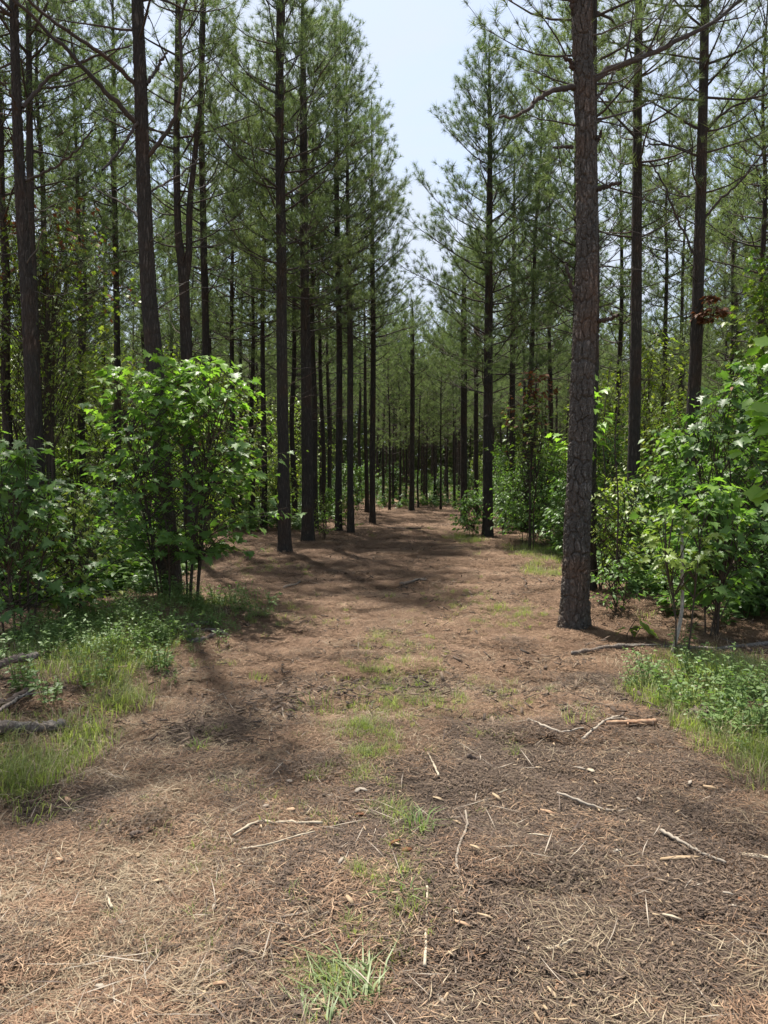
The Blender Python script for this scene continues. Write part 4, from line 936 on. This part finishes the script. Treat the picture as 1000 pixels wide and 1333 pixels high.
stick('fallen_log', 'largest weathered grey log in the grass at the left border', 'log', [(-30, 975), (20, 966), (55, 960), (80, 952)], 17, 12, 'greylog', twigs=1, seed=21, zoff=[.03, .05, .05, .04])
stick('fallen_log', 'upper weathered log end poking from the left shrubs', 'log', [(-30, 895), (15, 888), (48, 878)], 12, 9, 'greylog', seed=22, zoff=[.05, .08, .1])
stick('fallen_branch', 'thin weathered branch between the two logs at the left border', 'branch', [(-20, 950), (20, 935), (45, 924)], 6, 3, 'greylog', twigs=2, seed=23, zoff=[.06, .1, .12])
stick('fallen_branch', 'dark rotting branch under the left border logs', 'branch', [(-30, 932), (10, 925), (35, 915)], 13, 8, 'darkstick', seed=24, zoff=[.02, .04, .05])
for k, (a, la) in enumerate([([(240, 832), (262, 828), (285, 830), (300, 836)], 'lowest grey root in the heap beside the left verge'), ([(238, 824), (258, 818), (280, 818)], 'middle grey root in the heap beside the left verge'), ([(243, 838), (262, 840), (290, 828)], 'crossing grey root in the heap beside the left verge')]):
    stick('exposed_root', la, 'root', a, 7, 4, 'greylog', twigs=1, seed=30+k, zoff=[.02]*len(a))
# stump at the right verge
def stump(px, py, r0, h, label):
    c = G(px, py); A = Acc(); n = 16; th = np.arange(n)*2*math.pi/n; r = np.random.default_rng(3)
    rr = r0*(1+.15*r.normal(size=n)); rings = []
    for z, s in ((-.04, 1.35), (.02, 1.12), (h*.6, .98), (h, .92)):
        rings.append(np.stack([np.cos(th)*rr*s, np.sin(th)*rr*s, z+(r.normal(0, .012, n) if z > .05 else 0*th)], 1))
    V = np.vstack(rings+[[(0, 0, h*.88)]]); Q = []; T = []
    for i in range(3):
        for j in range(n): Q.append([i*n+j, i*n+(j+1) % n, (i+1)*n+(j+1) % n, (i+1)*n+j])
    for j in range(n): T.append([3*n+j, 3*n+(j+1) % n, 4*n])
    A.add(V, T, Q); link('tree_stump', A.mesh('tree_stump', M['darkstick']), loc=c, label=label, category='stump')
stump(912, 940, .075, .09, 'small dark rotten stump in the grass at the right verge')
# stem before the right thicket; its sunlit bark strip is painted pale
def pale_stem():
    P = np.array([G(886, 868), R(887, 800, 6.25), R(888, 740, 6.25), R(888, 685, 6.25)]); P[0][1] = P[1][1]; P[0][2] = float(ground(P[0][0], P[0][1]))-.03
    o = P[0].copy(); A = Acc(); A.tube(smoothcurve(P-o, 26), np.linspace(.017, .010, 26), 10)
    link('sapling_stem', A.mesh('sapling_stem', M['palebark'], True), loc=o, label='slender stem before the right thicket, peeling bark painted pale as sunlit', category='sapling')
pale_stem()
for (x0, y0, x1, y1, dd, la) in [(573, 640, 0, 0, 0, '')][:0]: pass
# thin bare saplings
for k, (px, d, h, la) in enumerate([(803, 8.6, 2.6, 'thin bare sapling stem just right of the thick plated pine'), (787, 10, 2.9, 'thinner bare sapling stem close behind the thick plated pine')]):
    x, y, z = gp(px, d); A = Acc(); r = np.random.default_rng(k); S = smoothcurve([(0, 0, -.05), (.02, 0, h*.4), (-.02, .03, h*.7), (.05, 0, h)], 16)
    A.tube(S, np.linspace(.012, .004, 16), 6); link('sapling_stem', A.mesh('sapling_stem', M['twig'], True), loc=(x, y, z), label=la, category='sapling')
# green tufts in the middle of the track
def tuft(px, py, n, h, size, mt, label, seed, lean=.9, wd=.007, dirn=None):
    me = blades_piece('grass_tuft', mt, n, size, h, wd, seed, lean, dirn); c = G(px, py)
    link('grass_tuft', me, loc=c, label=label, category='grass tuft')
tuft(455, 1300, 130, .09, .11, 'sedge', 'large flattened grass tuft at the bottom edge of the track', 1, 1.8, .008, 2.2)
tuft(485, 1262, 60, .07, .09, 'grass', 'matted yellow-green tuft just above the large flattened one', 6, 1.8, .005, 2.6)
tuft(420, 1328, 70, .08, .09, 'sedge', 'smaller flattened grass tuft at the very bottom edge, left of the large one', 2, 1.6, .007, 1.6)
tuft(546, 1085, 60, .13, .06, 'sedge', 'narrow pale green tuft by the bent thin stick', 3, .8)
tuft(517, 1172, 50, .10, .05, 'sedge', 'little green tuft between the narrow tuft and the large one', 4, .8)
tuft(258, 978, 30, .10, .05, 'grass', 'isolated small tuft in the left half of the track', 5)
# individually visible chips and fallen leaves
rc = random.Random(8)
def chip(px, py, ln, wd, ang, mt, name, label, cat, group=None):
    c = G(px, py); d = c[1]*1.1+.3; l_ = ln/F*d; w_ = wd/F*d*.9; A = Acc(); t_ = .004
    V = np.array([(-l_/2, -w_*.3, 0), (-l_*.1, -w_/2, .004), (l_/2, -w_*.15, .002), (l_*.42, w_*.35, 0), (0, w_/2, .003), (-l_*.45, w_*.3, 0)])
    A.add(np.vstack([V, V+[0, 0, t_]]), None, None); n = 6
    A.q.append(np.array([[6, 7, 10, 11], [7, 8, 9, 10], [0, 5, 4, 1], [1, 4, 3, 2]]+[[i, (i+1) % n, (i+1) % n+n, i+n] for i in range(n)]))
    o = link(name, A.mesh(name, M[mt]), loc=(c[0], c[1], c[2]+.024), label=label, category=cat)
    o.rotation_euler = (rc.uniform(-.25, .25), rc.uniform(-.2, .2), math.radians(ang))
    if group: o['group'] = group
for px, py, ln, wd, an, mt, la in [(769, 1010, 16, 6, 100, 'palestick', 'pale upright-lying wood chip in the right wheel track'), (658, 1036, 22, 5, 40, 'palestick', 'slanting pale chip beside the dark stick'), (386, 1115, 12, 9, 90, 'chip', 'squarish light brown chip below the two pale sticks'),
                                   (885, 1125, 45, 6, -8, 'chip', 'long yellow-brown splinter near the right verge'), (985, 1122, 40, 9, -20, 'palestick', 'large pale splinter at the right picture border'), (875, 1203, 22, 5, -35, 'palestick', 'narrow cream splinter in the lower right'),
                                   (825, 1284, 20, 8, 25, 'chip', 'cream chip at the bottom right of the track'), (702, 1105, 26, 5, -30, 'palestick', 'thin pale splinter in the middle of the right wheel track'), (790, 1066, 25, 5, 5, 'palestick', 'pale curved splinter next to a slender slanting stick'),
                                   (232, 1034, 16, 5, 40, 'chip', 'small cream chip in the left half of the track'), (205, 1155, 16, 7, 0, 'chip', 'tan chip in the pale straw'), (571, 1047, 14, 7, -30, 'chip', 'leaf-shaped tan flake beside the end of the thin grass')]:
    chip(px, py, ln, wd, an, mt, 'wood_chip', la, 'wood chip')
for k in range(34):
    px = rc.uniform(560, 990); py = rc.uniform(960, 1325)
    chip(px, py, rc.uniform(10, 22), rc.uniform(2.5, 5), rc.uniform(0, 180), rc.choice(['chip', 'stick', 'chip', 'stick', 'redwood']), 'wood_chip', 'stray splinter of wood on the dark mulch of the right wheel track', 'wood chip', 'stray splinters on the right wheel track')
for k in range(26):
    px = rc.uniform(20, 480); py = rc.uniform(1000, 1325)
    chip(px, py, rc.uniform(9, 16), rc.uniform(4, 8), rc.uniform(0, 180), rc.choice(['chip', 'redwood', 'stick']), 'wood_chip', 'stray brown bark flake lying in the left half of the track', 'wood chip', 'stray flakes on the left of the track')
for k, (px, py) in enumerate([(470, 1068), (480, 1072), (1000-55, 1068), (600, 1096), (515, 1104), (950, 1150), (35, 1312), (45, 1325), (240, 1265), (475, 1085), (530, 1115), (965, 1180)]):
    chip(px, py, 13, 8, rc.uniform(0, 180), 'leafbrown', 'dead_leaf', 'curled orange-brown dead leaf lying on the track', 'dead leaf', 'dead leaves on the track')
nt_ = sum(len(m_.polygons) for m_ in bpy.data.meshes); print('polys', nt_)
